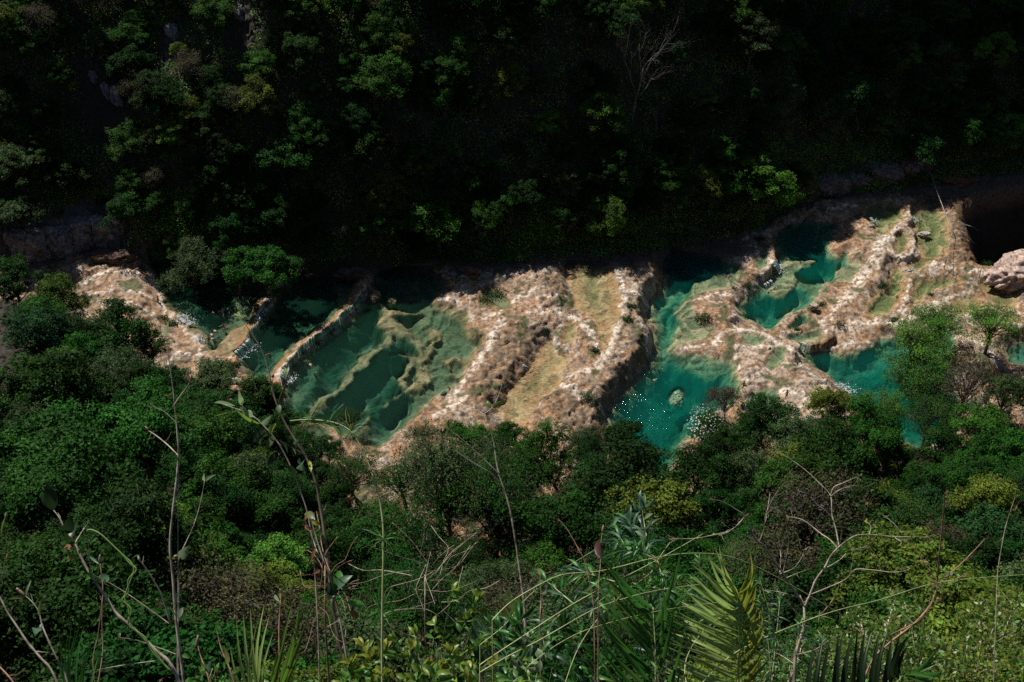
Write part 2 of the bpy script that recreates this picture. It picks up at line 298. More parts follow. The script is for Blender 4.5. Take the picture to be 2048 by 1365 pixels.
relief = .34*led*sst(n5, -.5, .1) + .13*vc**2 - .20*cr**2*sst(n3, -.2, .2) + .07*n3 + .04*n1 + .07*n05 + .09*fine + .10*np.maximum(n5, 0)
blocky = sst(fbm(X, Y, 1.6, 2, 18), .05, .30)*sst(n5, -.15, .2)
relief = relief + .13*blocky*sst(n5, -.05, .3)
H = np.where(valley, H + .5*n1 + .35*n05, H + relief - .05)
CRESTS = [(.9,[(885,600),(905,600),(925,618),(945,640)]),(.9,[(975,640),(1010,615),(1060,590),(1090,575)]),(1.0,[(900,800),(940,745),(975,700),(990,660),(1005,640)]),(.8,[(870,835),(930,800)]),(.8,[(1010,560),(1045,550)]),(.9,[(1080,600),(1140,595)]),(1.0,[(1060,630),(1100,622),(1140,625)]),(1.2,[(1140,630),(1180,650),(1195,690)]),(.6,[(1125,645),(1113,675),(1122,695),(1147,697)]),(1.0,[(1120,760),(1160,778),(1200,790)]),
 (1.0,[(1235,545),(1245,585),(1240,620),(1228,650)]),(1.3,[(1252,592),(1290,588)]),(.9,[(1290,640),(1298,690),(1280,740),(1240,780)]),(1.0,[(1235,660),(1222,700),(1190,740),(1140,762)]),(.7,[(1160,800),(1200,812),(1230,790)]),
 (.8,[(1530,500),(1542,520),(1535,550),(1500,572),(1478,594)]),(1.0,[(1478,594),(1470,640),(1480,660),(1520,664),(1560,690),(1590,698)]),(.7,[(1390,600),(1430,585),(1470,590)]),(.6,[(1350,698),(1400,692),(1440,682),(1470,692)]),(.7,[(1470,655),(1445,670),(1425,690)]),(.7,[(1474,715),(1480,770)]),(.9,[(1480,700),(1520,690),(1560,700)]),(1.5,[(1590,700),(1620,730),(1650,757),(1682,787)]),(.8,[(1500,760),(1540,740),(1570,710)]),(1.0,[(1560,780),(1600,790),(1640,820)]),(.8,[(1590,825),(1640,790)]),
 (1.8,[(1800,440),(1775,475),(1755,510),(1725,550),(1695,595)]),(1.1,[(1695,595),(1655,638),(1605,685)]),(1.0,[(1820,432),(1834,460),(1838,500),(1815,515),(1790,516),(1770,500)]),(.8,[(1650,425),(1700,415),(1735,425),(1758,468)]),(.6,[(1783,472),(1800,460)]),(.9,[(1850,522),(1900,532),(1960,546),(2048,560)]),(.8,[(1824,562),(1814,590),(1807,620)]),(.8,[(1820,628),(1880,600),(1930,580)]),(1.0,[(1650,660),(1720,640),(1790,640),(1850,622),(1930,620),(2048,650)]),(.9,[(1600,695),(1680,672),(1755,662),(1830,650)]),(1.2,[(1880,650),(1960,680),(2000,720)]),(.9,[(2000,600),(2048,625)]),
 (.8,[(300,545),(318,580),(322,605),(345,630),(390,670),(405,700)]),(1.0,[(170,580),(220,560),(280,560)]),(.8,[(180,605),(250,590),(300,602)]),(.7,[(335,735),(352,708),(400,705)]),(.8,[(215,625),(270,615),(320,640)])]
crest = np.zeros(X.shape)
for w_, pts in CRESTS:
    P_ = poly(pts, 9 if pts[0][0] < 450 else (6.5 if pts[0][0] < 1150 else (5.4 if pts[0][0] < 1300 else (3.2 if pts[0][0] < 1620 else 2.2))))
    x0, y0 = P_.min(0)-4; x1, y1 = P_.max(0)+4
    i0, i1 = np.searchsorted(gx, [x0, x1]); j0, j1 = np.searchsorted(gy, [y0, y1]); s = (slice(j0, j1), slice(i0, i1))
    dl = ldist(P_, WX[s], WY[s]); crest[s] = np.maximum(crest[s], 1-sst(dl + .35*fbm(X[s], Y[s], 1.0, 3, 91), .12*w_, .85*w_))
H = H + np.where(valley, 0, crest*(.13+.20*n1+.22*n05+.12*np.abs(n3)))
inpool = np.zeros(X.shape, bool); PD_ = {}
def win(P, m):
    x0, y0 = P.min(0)-m; x1, y1 = P.max(0)+m
    i0, i1 = np.searchsorted(gx, [x0, x1]); j0, j1 = np.searchsorted(gy, [y0, y1])
    return slice(j0, j1), slice(i0, i1)
for nm, lvl, dep, ew, _, kind in POOLS:
    s = win(WP[nm], 8); d = sdf(WP[nm], WX[s], WY[s]); PD_[nm] = (s, d)
    inpool[s] |= d > 0
for nm, lvl, dep, ew, _, kind in POOLS:      # the stone rounds down to the waterline
    s, d = PD_[nm]; o = -d; hi = H[s]-lvl
    dn_ = np.concatenate([d[11:], np.repeat(d[-1:], 11, 0)], 0)[:d.shape[0]]; north = sst((dn_-d)/2.4, .05, .8)   # shores on the viewer's side lie low and flat
    wd = 1.7 + 5.0*north
    H[s] = np.where((~inpool[s]) & (o < wd) & ~valley[s] & (hi > .12), lvl + .06 + (hi-.06)*sst(o/wd, -.15+.1*north, 1.0)**(.8+.5*north), H[s])
for nm, lvl, dep, ew, _, kind in POOLS:      # a rim holds every pool in
    s, d = PD_[nm]; o = -d
    rim = lvl + .05 + .18*rimB[s] + .06*n1[s] - np.maximum(0, o-1.1)*2.2
    k = (~inpool[s]) & (o < 3.2) & ~valley[s]
    H[s] = np.where(k, np.maximum(H[s], rim), H[s])
for nm, lvl, dep, ew, _, kind in POOLS:
    s, d = PD_[nm]
    deep = dep*(.72*sst(d, -.1, ew)+.28*sst(d, ew*.5, ew*2.6))*(1+.25*fbm(X[s], Y[s], 6, 3, 33)) + .10 + .12*sst(d, 0, .6)
    fl = lvl - deep + (.10*vc[s]**2 - .12*cr[s]**2 + .22*led[s] + .10*rimB[s] + .12*n3[s] + .07*n1[s])*min(1, dep)
    for sn, sd, bl, pts in SHELVES:
        if sn == nm:
            ds = sdf(poly(pts, lvl), WX[s], WY[s]); k = sst(ds, -bl*.45, bl*.7)
            top = lvl - sd*(1+.3*n3[s]) + (.20*rimA[s] + .10*rimB[s] + .10*n1[s])*min(1, sd*3)
            fl = fl*(1-k) + np.maximum(top, fl)*k
    for sn, sd, hw, pts in RIDGES:
        if sn == nm:
            dl = ldist(poly(pts, lvl), X[s]+fbm(X[s], Y[s], 4, 4, 301)*1.5, Y[s]+fbm(X[s], Y[s], 4, 4, 302)*1.5) + .45*fbm(X[s], Y[s], 1.6, 3, 303); k = 1-sst(dl, hw*.35, hw*1.9)
            fl = fl*(1-k) + np.maximum(lvl - sd + .12*n1[s] + .1*rimB[s], fl)*k
    fl = np.minimum(fl, lvl - .02 - .05*sst(d, 0, .6))
    k = d > 0
    H[s] = np.where(k, fl, H[s])
dg = sdf(GORGE, WX, WY)
H = np.where(DF > 1, H, H - sst(dg, -1.0, 5.0)*13 - sst(dg, -2.5, .3)*1.2)
TER = H

# base colours of the stone: what it is made of, wet or dry, algae or bare; bank and gorge darkened as shade
def c(*a): return np.array(a, float)
def mixc(a, b, k): return a*(1-k[..., None]) + b*k[..., None]
PALE, TAN, ORG, DRK, MOSS = c(.74,.64,.53), c(.225,.155,.088), c(.30,.155,.058), c(.085,.055,.038), c(.05,.075,.02)
OLIVE, SED, DEEP = c(.20,.165,.075), c(.40,.33,.18), c(.26,.30,.20)
C = np.zeros(X.shape+(3,)) + TAN
C = mixc(C, ORG, sst(fbm(X, Y, 7, 4, 51), -.12, .22)*.8)
C = mixc(C, DRK, sst(fbm(X, Y, 2.0, 4, 52), .04, .30)*.8)
C = mixc(C, DRK, sst(-n05, .14, .34)*.6)
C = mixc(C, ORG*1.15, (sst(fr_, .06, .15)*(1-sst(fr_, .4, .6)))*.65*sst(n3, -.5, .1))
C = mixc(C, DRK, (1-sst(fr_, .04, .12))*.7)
pale = np.clip(rimA*1.0*sst(n3, -.2, .12)*sst(fbm(X,Y,1.3,3,77), -.25, .1) + rimB*.45*sst(n5, -.2, .2) + sst(n1, .2, .4)*.4 + sst(fbm(X, Y, 4.5, 4, 53), .16, .4)*.5, 0, 1)
PALEZ = [([(960,500),(1180,500),(1210,640),(1120,740),(900,860),(860,830),(960,700),(900,590)],.25),([(1230,530),(1320,530),(1310,720),(1200,830),(1130,830),(1140,700),(1220,680)],.40),
 ([(1740,470),(1840,440),(1840,520),(1760,620),(1680,650),(1690,590),(1750,540)],1.0),([(1480,650),(1590,660),(1700,800),(1650,860),(1560,850),(1470,720)],.6),([(1600,640),(1760,580),(1900,600),(2048,560),(2048,720),(1900,640),(1700,690)],.35),
 ([(150,540),(310,540),(340,640),(420,720),(330,740),(200,640)],.45),([(700,560),(760,560),(620,700),(560,760),(540,740)],.4),([(1940,520),(2048,480),(2100,560),(1990,560)],.5)]
for pts, k in PALEZ:
    d = sdf(poly(pts, 3.5 if pts[0][0] > 1300 else 7), WX, WY); pale = np.clip(pale + k*sst(d, -1.5, 2)*sst(fbm(X,Y,1.5,3,54), -.35, .15), 0, 1)
ROUGHZ = [[(540,820),(600,860),(700,900),(760,960),(740,1080),(640,1060),(560,950)],[(1010,640),(1095,655),(1075,705),(1030,790),(960,820),(930,780),(1000,690)],[(1070,545),(1135,560),(1150,615),(1090,600)],[(1100,780),(1200,785),(1200,835),(1110,850)],[(1262,640),(1303,660),(1295,740),(1230,790),(1195,800),(1215,740),(1262,700)],[(1900,440),(1960,470),(1975,520),(1900,520)]]
WETZ = [[(945,585),(1050,560),(1075,620),(1010,660),(965,655)],[(850,830),(895,780),(955,700),(995,700),(930,810)],[(1130,700),(1200,700),(1215,740),(1150,780)],[(1650,455),(1760,455),(1750,520),(1680,510)],[(1330,640),(1400,600),(1470,640),(1430,700)],[(1620,600),(1760,560),(1740,650),(1620,690)],[(1640,400),(1760,400),(1740,450),(1650,450)],[(150,600),(330,560),(400,680),(340,740)]]
def zone(zs, soft=2.0):
    k = np.zeros(X.shape)
    for z_ in zs: k = np.maximum(k, sst(sdf(poly(z_, 3 if z_[0][0] > 1300 else 6.5), WX, WY), -soft, soft))
    return k
rz, wz = zone(ROUGHZ), zone(WETZ)
C = mixc(C, c(.34,.18,.08), wz*.7*sst(n3, -.5, .2))
pale = pale*(1-.55*rz)*(1-.35*wz)
C = mixc(C, PALE, pale*.38)
C = mixc(C, PALE, vc**2*.38*sst(n3, -.25, .15)*(1-rz*.5))
C = mixc(C, PALE, crest**.8*sst(fbm(X, Y, .9, 4, 90), -.28, .10)*.95)
C = mixc(C, DRK, cr**2*.8*sst(n3, -.3, .15))
C = C*(.72+.5*np.clip(fbm(X, Y, .7, 3, 84)+.5, 0, 1))[..., None]
C = mixc(C, c(.11,.08,.05), rz*sst(fbm(X, Y, 1.2, 4, 56), -.2, .2)*.8)
H = H + np.where(valley | inpool, 0, rz*(.35*n1+.3*np.abs(n3)) - wz*relief*.5)
C = mixc(C, MOSS, sst(fbm(X, Y, 3.3, 4, 55), .30, .42)*.8)
# stone and sediment below the water
DRY = np.ones(X.shape)      # bare stone is flecked, the sediment under water is smooth
for nm, lvl, dep, ew, _, kind in POOLS:
    s, d = PD_[nm]; dd = lvl - H[s]; k = sst(dd, -.02, .12)*(d > -.6)
    bed = np.zeros(dd.shape+(3,)) + OLIVE
    bed = mixc(bed, SED, sst(fbm(X[s], Y[s], 4, 4, 61), -.25, .25)*.8)
    orange = {0:.55, 1:.6, 2:.95}[kind]
    bed = mixc(bed, (c(.46,.235,.075), c(.46,.345,.20), c(.50,.275,.13))[kind], (1-sst(dd, .10, .42 if kind < 2 else .5))*orange)
    if kind == 2: bed = mixc(bed, c(.17,.20,.07), sst(dd, .3, .6)*.8)
    bed = mixc(bed, DEEP, sst(dd, .6, 1.6))
    bed = mixc(bed, c(.10,.09,.035), sst(fbm(X[s], Y[s], 1.4, 4, 62), .12, .38)*(.7 if kind < 2 else .35))
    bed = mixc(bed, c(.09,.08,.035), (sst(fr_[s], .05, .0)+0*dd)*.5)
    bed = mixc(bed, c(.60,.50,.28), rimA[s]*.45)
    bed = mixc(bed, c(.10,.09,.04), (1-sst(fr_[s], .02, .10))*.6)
    bed = mixc(bed, c(.56,.48,.26), vc[s]**2*.4)
    bed = mixc(bed, c(.08,.08,.035), cr[s]**2*.6)
    if kind == 0: bed = bed*.78
    C[s] = mixc(C[s], bed, k); DRY[s] = np.minimum(DRY[s], 1-.88*k)
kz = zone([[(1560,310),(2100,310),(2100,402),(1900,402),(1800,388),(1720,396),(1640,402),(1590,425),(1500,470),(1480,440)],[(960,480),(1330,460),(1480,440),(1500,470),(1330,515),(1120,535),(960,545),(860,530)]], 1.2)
C = mixc(C, c(.07,.055,.042), kz*.9)  # hill shadow on the bank behind the pools, painted into the stone
# dry dam crests: orange brown with a pale lip
for pts, lvl in (([(722,571),(716,601),(676,640),(604,689),(582,714),(556,757)],7.6), ([(536,590),(531,610),(507,666),(486,698),(466,714)],8.5)):
    dl = ldist(poly(pts, lvl), WX, WY); C = mixc(C, PALE, (1-sst(dl, .3, .9))*sst(n1, -.3, .1)*.8)
    C = mixc(C, c(.40,.18,.06), sst(dl, .2, .6)*(1-sst(dl, .9, 1.8))*(H > lvl-.1)*.8)
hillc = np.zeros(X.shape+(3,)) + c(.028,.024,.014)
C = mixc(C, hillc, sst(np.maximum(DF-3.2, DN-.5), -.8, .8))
grey = c(.20,.18,.165)
gz = zone([[(-100,440),(280,480),(270,560),(60,560),(-100,560)],[(1590,330),(1850,300),(1870,380),(1600,410)]], 3)
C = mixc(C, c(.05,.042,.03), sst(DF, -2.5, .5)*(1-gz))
C = mixc(C, c(.15,.14,.135), sst(DF, -.6, .6)*(1-sst(DF, 5, 8))*sst(n3, -.3, .2)*gz)
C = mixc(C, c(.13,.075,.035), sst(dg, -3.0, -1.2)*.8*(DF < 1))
C = mixc(C, c(.022,.02,.017), sst(dg, -.6, .6)*.95*(DF < 1))  # the gorge's deep shade is put into its wall colour

def grid_mesh(name, xs, ys, Z, col, mat, mask=None, attrs=None, dry=None):
    ny, nx = Z.shape; XX, YY = np.meshgrid(xs, ys)
    co = np.stack([XX, YY, Z], -1).reshape(-1, 3)
    idx = np.arange(ny*nx).reshape(ny, nx)
    f = np.stack([idx[:-1,:-1], idx[:-1,1:], idx[1:,1:], idx[1:,:-1]], -1).reshape(-1, 4)
    if mask is not None:
        f = f[mask.reshape(-1)]
        used = np.unique(f); rem = np.full(ny*nx, -1); rem[used] = np.arange(len(used)); f = rem[f]; co = co[used]
    me = bpy.data.meshes.new(name)
    me.vertices.add(len(co)); me.vertices.foreach_set('co', co.astype(np.float32).ravel())
    me.loops.add(f.size); me.loops.foreach_set('vertex_index', f.astype(np.int32).ravel())
    me.polygons.add(len(f)); me.polygons.foreach_set('loop_start', np.arange(0, f.size, 4, dtype=np.int32)); me.polygons.foreach_set('loop_total', np.full(len(f), 4, np.int32))
    me.polygons.foreach_set('use_smooth', np.ones(len(f), bool))
    me.update(); me.validate()
    if col is not None:
        cc = col.reshape(-1, 3)
        if mask is not None: cc = cc[used]
        a = me.attributes.new('tone', 'FLOAT_COLOR', 'POINT'); a.data.foreach_set('color', np.concatenate([cc, (np.ones((len(cc), 1)) if dry is None else dry.reshape(-1, 1))], 1).astype(np.float32).ravel())
    for k, v in (attrs or {}).items():
        vv = v.reshape(-1)
        if mask is not None: vv = vv[used]
        a = me.attributes.new(k, 'FLOAT', 'POINT'); a.data.foreach_set('value', vv.astype(np.float32))
    me.materials.append(mat)
    o = bpy.data.objects.new(name, me); COL.objects.link(o); return o
def struct(o): o['kind'] = 'structure'; return o
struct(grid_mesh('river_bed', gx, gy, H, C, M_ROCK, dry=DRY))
for nm, lvl, dep, ew, _, kind in POOLS:
    s, d = PD_[nm]; hh = H[s]; wet = (d > -.9) & (hh < lvl) & ~(valley[s] & (DF[s] > 1.5))
    m = wet[:-1,:-1] | wet[1:,:-1] | wet[:-1,1:] | wet[1:,1:]
    dep_ = np.clip(lvl-hh, 0, 9)
    for bx_, by_, ba_, bb_, bt_, bz_ in ((1353,797,1.25,2.2,-.35,.45),(785,607,.8,.9,0,.3)):     # sunken boulders stand under less water
        b_ = at(bx_, by_, lvl-.4); u_ = (X[s]-b_[0])*math.cos(bt_)+(Y[s]-b_[1])*math.sin(bt_); v_ = -(X[s]-b_[0])*math.sin(bt_)+(Y[s]-b_[1])*math.cos(bt_)
        if nm in ('G', 'C'): k_ = sst(np.sqrt((u_/ba_)**2+(v_/bb_)**2), .85, 1.12); dep_ = np.minimum(dep_, bz_)*(1-k_)+dep_*k_
    chop = np.zeros(hh.shape)
    for qx_, qy_, rr_, kk_ in ((1262,800,6,1.0),(1298,735,3,.9),(1300,830,6,.85),(1250,850,5,.9),(740,800,4,.25),(1690,778,2.5,1.0),(1700,745,3.5,.7),(1052,738,1.5,.6),(480,712,1.5,.5),(372,652,1.2,.5)):
        c_ = at(qx_, qy_, lvl); chop = np.maximum(chop, kk_*np.exp(-((X[s]-c_[0])**2+(Y[s]-c_[1])**2*.5)/rr_**2))
    # the water dips a hair into the shore stone so its edge is the waterline
    o = struct(grid_mesh('pool_water', gx[s[1]], gy[s[0]], np.full(hh.shape, lvl), None, WATER[kind], m, {'depth': dep_, 'chop': chop}))

# the wide ground around it: coarse sheet, cut out where the fine one lies, reaching the horizon
def coarse(x, y):
    b = base_level(x, y); z, df, dn = terr_banks(x, y, b); return z
cx = np.concatenate([np.arange(-900, -160, 20), np.arange(-160, 160, 1.5), np.arange(160, 920, 20)])
cy = np.concatenate([np.arange(-600, -20, 20), np.arange(-20, 330, 1.5), np.arange(330, 1400, 25)])
CX, CY = np.meshgrid(cx, cy); CZ = coarse(CX, CY)
ins = (CX[:-1,:-1] > gx[0]+1.5) & (CX[1:,1:] < gx[-1]-1.5) & (CY[:-1,:-1] > gy[0]+1.5) & (CY[1:,1:] < gy[-1]-1.5)
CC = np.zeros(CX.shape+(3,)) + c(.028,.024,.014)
CC = mixc(CC, c(.05,.04,.025), sst(fbm(CX, CY, 6, 3, 71), 0, .4))
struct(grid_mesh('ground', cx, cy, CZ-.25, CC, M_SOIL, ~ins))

_cz = (cx, cy, CZ)
def TZ(x, y):
    """ground height under a point"""
    if gx[0]+1 < x < gx[-1]-1 and gy[0]+1 < y < gy[-1]-1:
        i = (x-gx[0])/CELL; j = (y-gy[0])/CELL; return float(H[int(j), int(i)])
    i = int(np.clip(np.searchsorted(cx, x), 1, len(cx)-1)); j = int(np.clip(np.searchsorted(cy, y), 1, len(cy)-1))
    fx = (x-cx[i-1])/(cx[i]-cx[i-1]); fy = (y-cy[j-1])/(cy[j]-cy[j-1])
    return float((CZ[j-1,i-1]*(1-fx)+CZ[j-1,i]*fx)*(1-fy)+(CZ[j,i-1]*(1-fx)+CZ[j,i]*fx)*fy) - .1
def hit(px, py, h=0.0):
    """first point along the pixel's ray that lies h above the ground"""
    d = ray(px, py); t = 30.0
    while t < 400:
        x, y, z = d*t; z += CAM_Z
        if z < TZ(x, y)+h: break
        t += .4
    return float(x), float(y), TZ(x, y)
def to_px(x, y, z):
    v = np.array([x, y, z-CAM_Z]); dep = v[1]*CPI - v[2]*SPI; up = v[1]*SPI + v[2]*CPI
    return 1024 + FPX*v[0]/dep, 682.5 - FPX*up/dep, dep
# ------------------------------------------------------------------ vegetation
def leaf_mat(name, rough=.65, trans=.2, var=.4, spec=.12):
    m = bpy.data.materials.new(name); m.use_nodes = True; nt = m.node_tree; p = nt.nodes['Principled BSDF']; L = nt.links.new
    out = nt.nodes['Material Output']
    at_ = nd(nt, 'ShaderNodeAttribute', attribute_name='tone'); oi = nd(nt, 'ShaderNodeObjectInfo')
    hsv = nd(nt, 'ShaderNodeHueSaturation')
    for k, (a, b) in {'Hue': (.485, .515), 'Value': (1-var*.7, 1+var)}.items():
        mr = nd(nt, 'ShaderNodeMapRange'); mr.inputs[3].default_value = a; mr.inputs[4].default_value = b
        if k == 'Hue':
            fr = nd(nt, 'ShaderNodeMath', operation='FRACT'); mu = nd(nt, 'ShaderNodeMath', operation='MULTIPLY'); mu.inputs[1].default_value = 7.31
            L(oi.outputs['Random'], mu.inputs[0]); L(mu.outputs[0], fr.inputs[0]); L(fr.outputs[0], mr.inputs[0])
        else: L(oi.outputs['Random'], mr.inputs[0])
        L(mr.outputs[0], hsv.inputs[k])
    L(at_.outputs['Color'], hsv.inputs['Color'])
    L(hsv.outputs[0], p.inputs['Base Color']); p.inputs['Roughness'].default_value = rough; p.inputs['Specular IOR Level'].default_value = spec
    tr = nd(nt, 'ShaderNodeBsdfTranslucent'); L(hsv.outputs[0], tr.inputs[0])
    mx = nd(nt, 'ShaderNodeMixShader'); mx.inputs[0].default_value = trans
    L(p.outputs[0], mx.inputs[1]); L(tr.outputs[0], mx.inputs[2]); L(mx.outputs[0], out.inputs['Surface'])
    return m
M_LEAF = leaf_mat('foliage')
M_LEAFN = leaf_mat('near foliage', .38, .5, .12, .5)
def bark_mat(name, col, spot=None, scale=9):
    m, nt, p = newmat(name); L = nt.links.new
    n = nd(nt, 'ShaderNodeTexNoise'); n.inputs['Scale'].default_value = scale; n.inputs['Detail'].default_value = 6
    g = nd(nt, 'ShaderNodeNewGeometry'); L(g.outputs['Position'], n.inputs['Vector'])
    r = nd(nt, 'ShaderNodeMixRGB'); r.inputs[1].default_value = (*col, 1); r.inputs[2].default_value = (*(spot or tuple(v*.35 for v in col)), 1)
    mr = nd(nt, 'ShaderNodeMapRange'); mr.inputs[1].default_value = .42; mr.inputs[2].default_value = .62; L(n.outputs['Fac'], mr.inputs[0]); L(mr.outputs[0], r.inputs[0])
    L(r.outputs[0], p.inputs['Base Color']); p.inputs['Roughness'].default_value = .7
    return m
M_BARK = bark_mat('bark', (.12, .095, .07), scale=3)
M_GREY = bark_mat('bleached wood', (.20, .18, .17), scale=3)

def quads(name, co, tone, mat, smooth=False):
    """co (n,4,3) loose leaf faces, tone (n,3)"""
    n = len(co); me = bpy.data.meshes.new(name)
    me.vertices.add(n*4); me.vertices.foreach_set('co', co.astype(np.float32).ravel())
    me.loops.add(n*4); me.loops.foreach_set('vertex_index', np.arange(n*4, dtype=np.int32))
    me.polygons.add(n); me.polygons.foreach_set('loop_start', np.arange(0, n*4, 4, dtype=np.int32)); me.polygons.foreach_set('loop_total', np.full(n, 4, np.int32))
    me.update()
    a = me.attributes.new('tone', 'FLOAT_COLOR', 'POINT'); t = np.repeat(np.concatenate([tone, np.ones((n, 1))], 1), 4, 0)
    a.data.foreach_set('color', np.clip(t, 0, 1).astype(np.float32).ravel()); me.materials.append(mat)
    return me
def unit(v): return v/np.maximum(np.linalg.norm(v, axis=-1, keepdims=True), 1e-9)
def leaf_faces(rs, pos, nrm, size, asp=.55):
    """a bent rhombic leaf at each position, its face roughly along nrm"""
    n = len(pos); r = unit(rs.normal(size=(n, 3))); a = unit(np.cross(nrm, r)); b = np.cross(nrm, a)
    s = size*rs.uniform(.6, 1.35, (n, 1)); w = s*asp
    return np.stack([pos-a*s*.5, pos+b*w*.5-nrm*s*.10, pos+a*s*.5, pos-b*w*.5-nrm*s*.10], 1)
def tube_geo(pts, rad, sides=6):
    pts = [Vector(p) for p in pts]; vs = []; fs = []
    up = Vector((.3, .2, 1)) 
    prev = None
    for i, p in enumerate(pts):
        t = (pts[min(i+1, len(pts)-1)]-pts[max(i-1, 0)]).normalized()
        if prev is None:
            a = t.cross(Vector((0, 0, 1)) if abs(t.z) < .9 else Vector((1, 0, 0))).normalized()
        else: a = (prev - t*prev.dot(t)).normalized()
        prev = a; b = t.cross(a)
        for k in range(sides):
            an = 2*math.pi*k/sides; vs.append(p + (a*math.cos(an)+b*math.sin(an))*rad[i])
        if i:
            o = (i-1)*sides
            for k in range(sides): fs.append((o+k, o+(k+1) % sides, o+sides+(k+1) % sides, o+sides+k))
    n = len(vs); fs.append(tuple(range(sides-1, -1, -1))); fs.append(tuple(range(n-sides, n)))
    return vs, fs
class MB:
    def __init__(s): s.v = []; s.f = []
    def add(s, vf):
        o = len(s.v); s.v += [tuple(p) for p in vf[0]]; s.f += [tuple(i+o for i in f) for f in vf[1]]; return s
    def tube(s, pts, rad, sides=6): return s.add(tube_geo(pts, rad if hasattr(rad, '__len__') else [rad]*len(pts), sides))
    def mesh(s, name, mat, smooth=True):
        me = bpy.data.meshes.new(name); me.from_pydata(s.v, [], s.f); me.materials.append(mat)
        if smooth: me.polygons.foreach_set('use_smooth', [True]*len(me.polygons))
        me.update(); return me
    def build(s, name, mat, parent=None, smooth=True): return link(name, s.mesh(name, mat, smooth), parent)
def link(name, me, parent=None):
    o = bpy.data.objects.new(name, me); COL.objects.link(o)
    if parent: o.parent = parent
    return o
def tag(o, label, cat, group=None, kind=None):
    if label: o['label'] = label
    if cat: o['category'] = cat
    if group: o['group'] = group
    if kind: o['kind'] = kind
    return o
def empty(name, loc=(0,0,0), rz=0, sc=1):
    o = bpy.data.objects.new(name, None); COL.objects.link(o); o.location = loc; o.rotation_euler = (0, 0, rz); o.scale = (sc,)*3 if not hasattr(sc, '__len__') else sc
    o.empty_display_size = .3; return o

SPEC = {  # foliage colours
 'deep': (.008, .044, .004), 'mid': (.017, .070, .006), 'bright': (.060, .155, .018), 'yellow': (.075, .118, .014), 'grey': (.042, .082, .026), 'brown': (.058, .060, .028), 'blue': (.014, .058, .014)}
def crown_tree(seed, spec, n=7000, hgt=8.0, rad=3.2, leaf=.30, lobes=22, open_=.25, twiggy=False):
    """unit tree: returns crown mesh and trunk mesh"""
    rs = np.random.RandomState(seed); col = np.array(SPEC[spec])
    cz = hgt*.58; lc = []
    for k in range(lobes):
        u = unit(rs.normal(size=3)); u[2] = abs(u[2])*1.1-.35
        rr = rs.uniform(.45, 1.0)
        lc.append([u[0]*rad*rr, u[1]*rad*rr, cz + u[2]*hgt*(.36 if u[2] > 0 else .8)*rr])
    lc = np.array(lc); lc[:, :2] += rs.normal(size=2)*rad*.12
    lr = rs.uniform(.14, .44, lobes)*rad; ltone = rs.uniform(.72, 1.3, lobes)
    # leaf sprays gather in small clumps set over each lobe, with gaps between
    ns = lobes*11; w = lr**2; sk_ = rs.choice(lobes, ns, p=w/w.sum()); sd_ = unit(rs.normal(size=(ns, 3))); sd_[:, 2] = np.where(sd_[:, 2] < -.35, -sd_[:, 2], sd_[:, 2])
    sc_ = lc[sk_] + sd_*lr[sk_][:, None]*rs.uniform(.55, 1.12, (ns, 1))*np.array([1.15, 1.15, .85]); sr_ = rs.uniform(.08, .24, ns)*rad*(.8 if not twiggy else 1.2); st_ = rs.uniform(.8, 1.22, ns)
    m_ = rs.choice(ns, n, p=sr_**2/(sr_**2).sum()); k = sk_[m_]
    d = unit(rs.normal(size=(n, 3))); t = rs.uniform(0, 1, (n, 1))**.5
    pos = sc_[m_] + d*t*sr_[m_][:, None]*np.array([1.2, 1.2, .7]); d = unit(d*.5+sd_[m_]*.8)
    nrm = unit(d*.7 + rs.normal(size=(n, 3))*.55 + np.array([0, 0, .45]))
    tone = col*(ltone[k]*st_[m_]*rs.uniform(.7, 1.35, n))[:, None]; tone[:, 0] *= rs.uniform(.8, 1.35, n)
    keep = rs.uniform(size=n) > open_*sst(np.sin(pos[:, 0]*2.1+seed)*np.sin(pos[:, 1]*2.3)*np.sin(pos[:, 2]*1.9), .0, .5)
    cm = quads('crown', leaf_faces(rs, pos, nrm, leaf)[keep], tone[keep], M_LEAF)
    mb = MB(); lean = rs.normal(size=2)*.25; r0 = .055*rad
    tp = [(lean[0]*s*s, lean[1]*s*s, hgt*.72*s-.3) for s in (0, .25, .5, .75, 1)]
    mb.tube(tp, [r0*1.25, r0, r0*.8, r0*.55, r0*.25], 7)
    for q in range(lobes):
        s = rs.uniform(.3, .8); st = Vector((lean[0]*s*s, lean[1]*s*s, hgt*.72*s-.3)); e = Vector(lc[q]); m1 = st.lerp(e, .5)+Vector((0, 0, -.12*rad+rs.uniform(0, .2)*rad))
        mb.tube([st, m1, e], [r0*.5, r0*.3, r0*.1], 5)
        for z in range(3 if not twiggy else 9):
            dd = Vector(unit(rs.normal(size=3)))*lr[q]*rs.uniform(.7, 1.3); mb.tube([m1.lerp(e, rs.uniform(.3, 1)), e+dd*.5+Vector(rs.normal(size=3))*.08, e+dd], [r0*.14, r0*.09, r0*.04], 4)
    return cm, mb.mesh('trunk', M_BARK if spec != 'brown' else M_GREY)
TREES = {}
for i, sp in enumerate(('deep', 'mid', 'bright', 'yellow', 'grey', 'brown', 'blue')):
    for j in range(3 if sp in ('deep', 'mid', 'grey') else 2):
        TREES[(sp, j)] = crown_tree(100*i+j, sp, n=14000 if sp != 'brown' else 5200, lobes=(20, 30, 15)[j], hgt=(8, 8.6, 7.4)[j], open_=.6, leaf=.21 if sp != 'brown' else .2, twiggy=sp == 'brown')
for j in range(3):
    TREES[('airy', j)] = crown_tree(900+j, ('mid', 'mid', 'grey')[j], n=6500, lobes=30, hgt=8.4, rad=3.4, leaf=.17, open_=.8, twiggy=True)
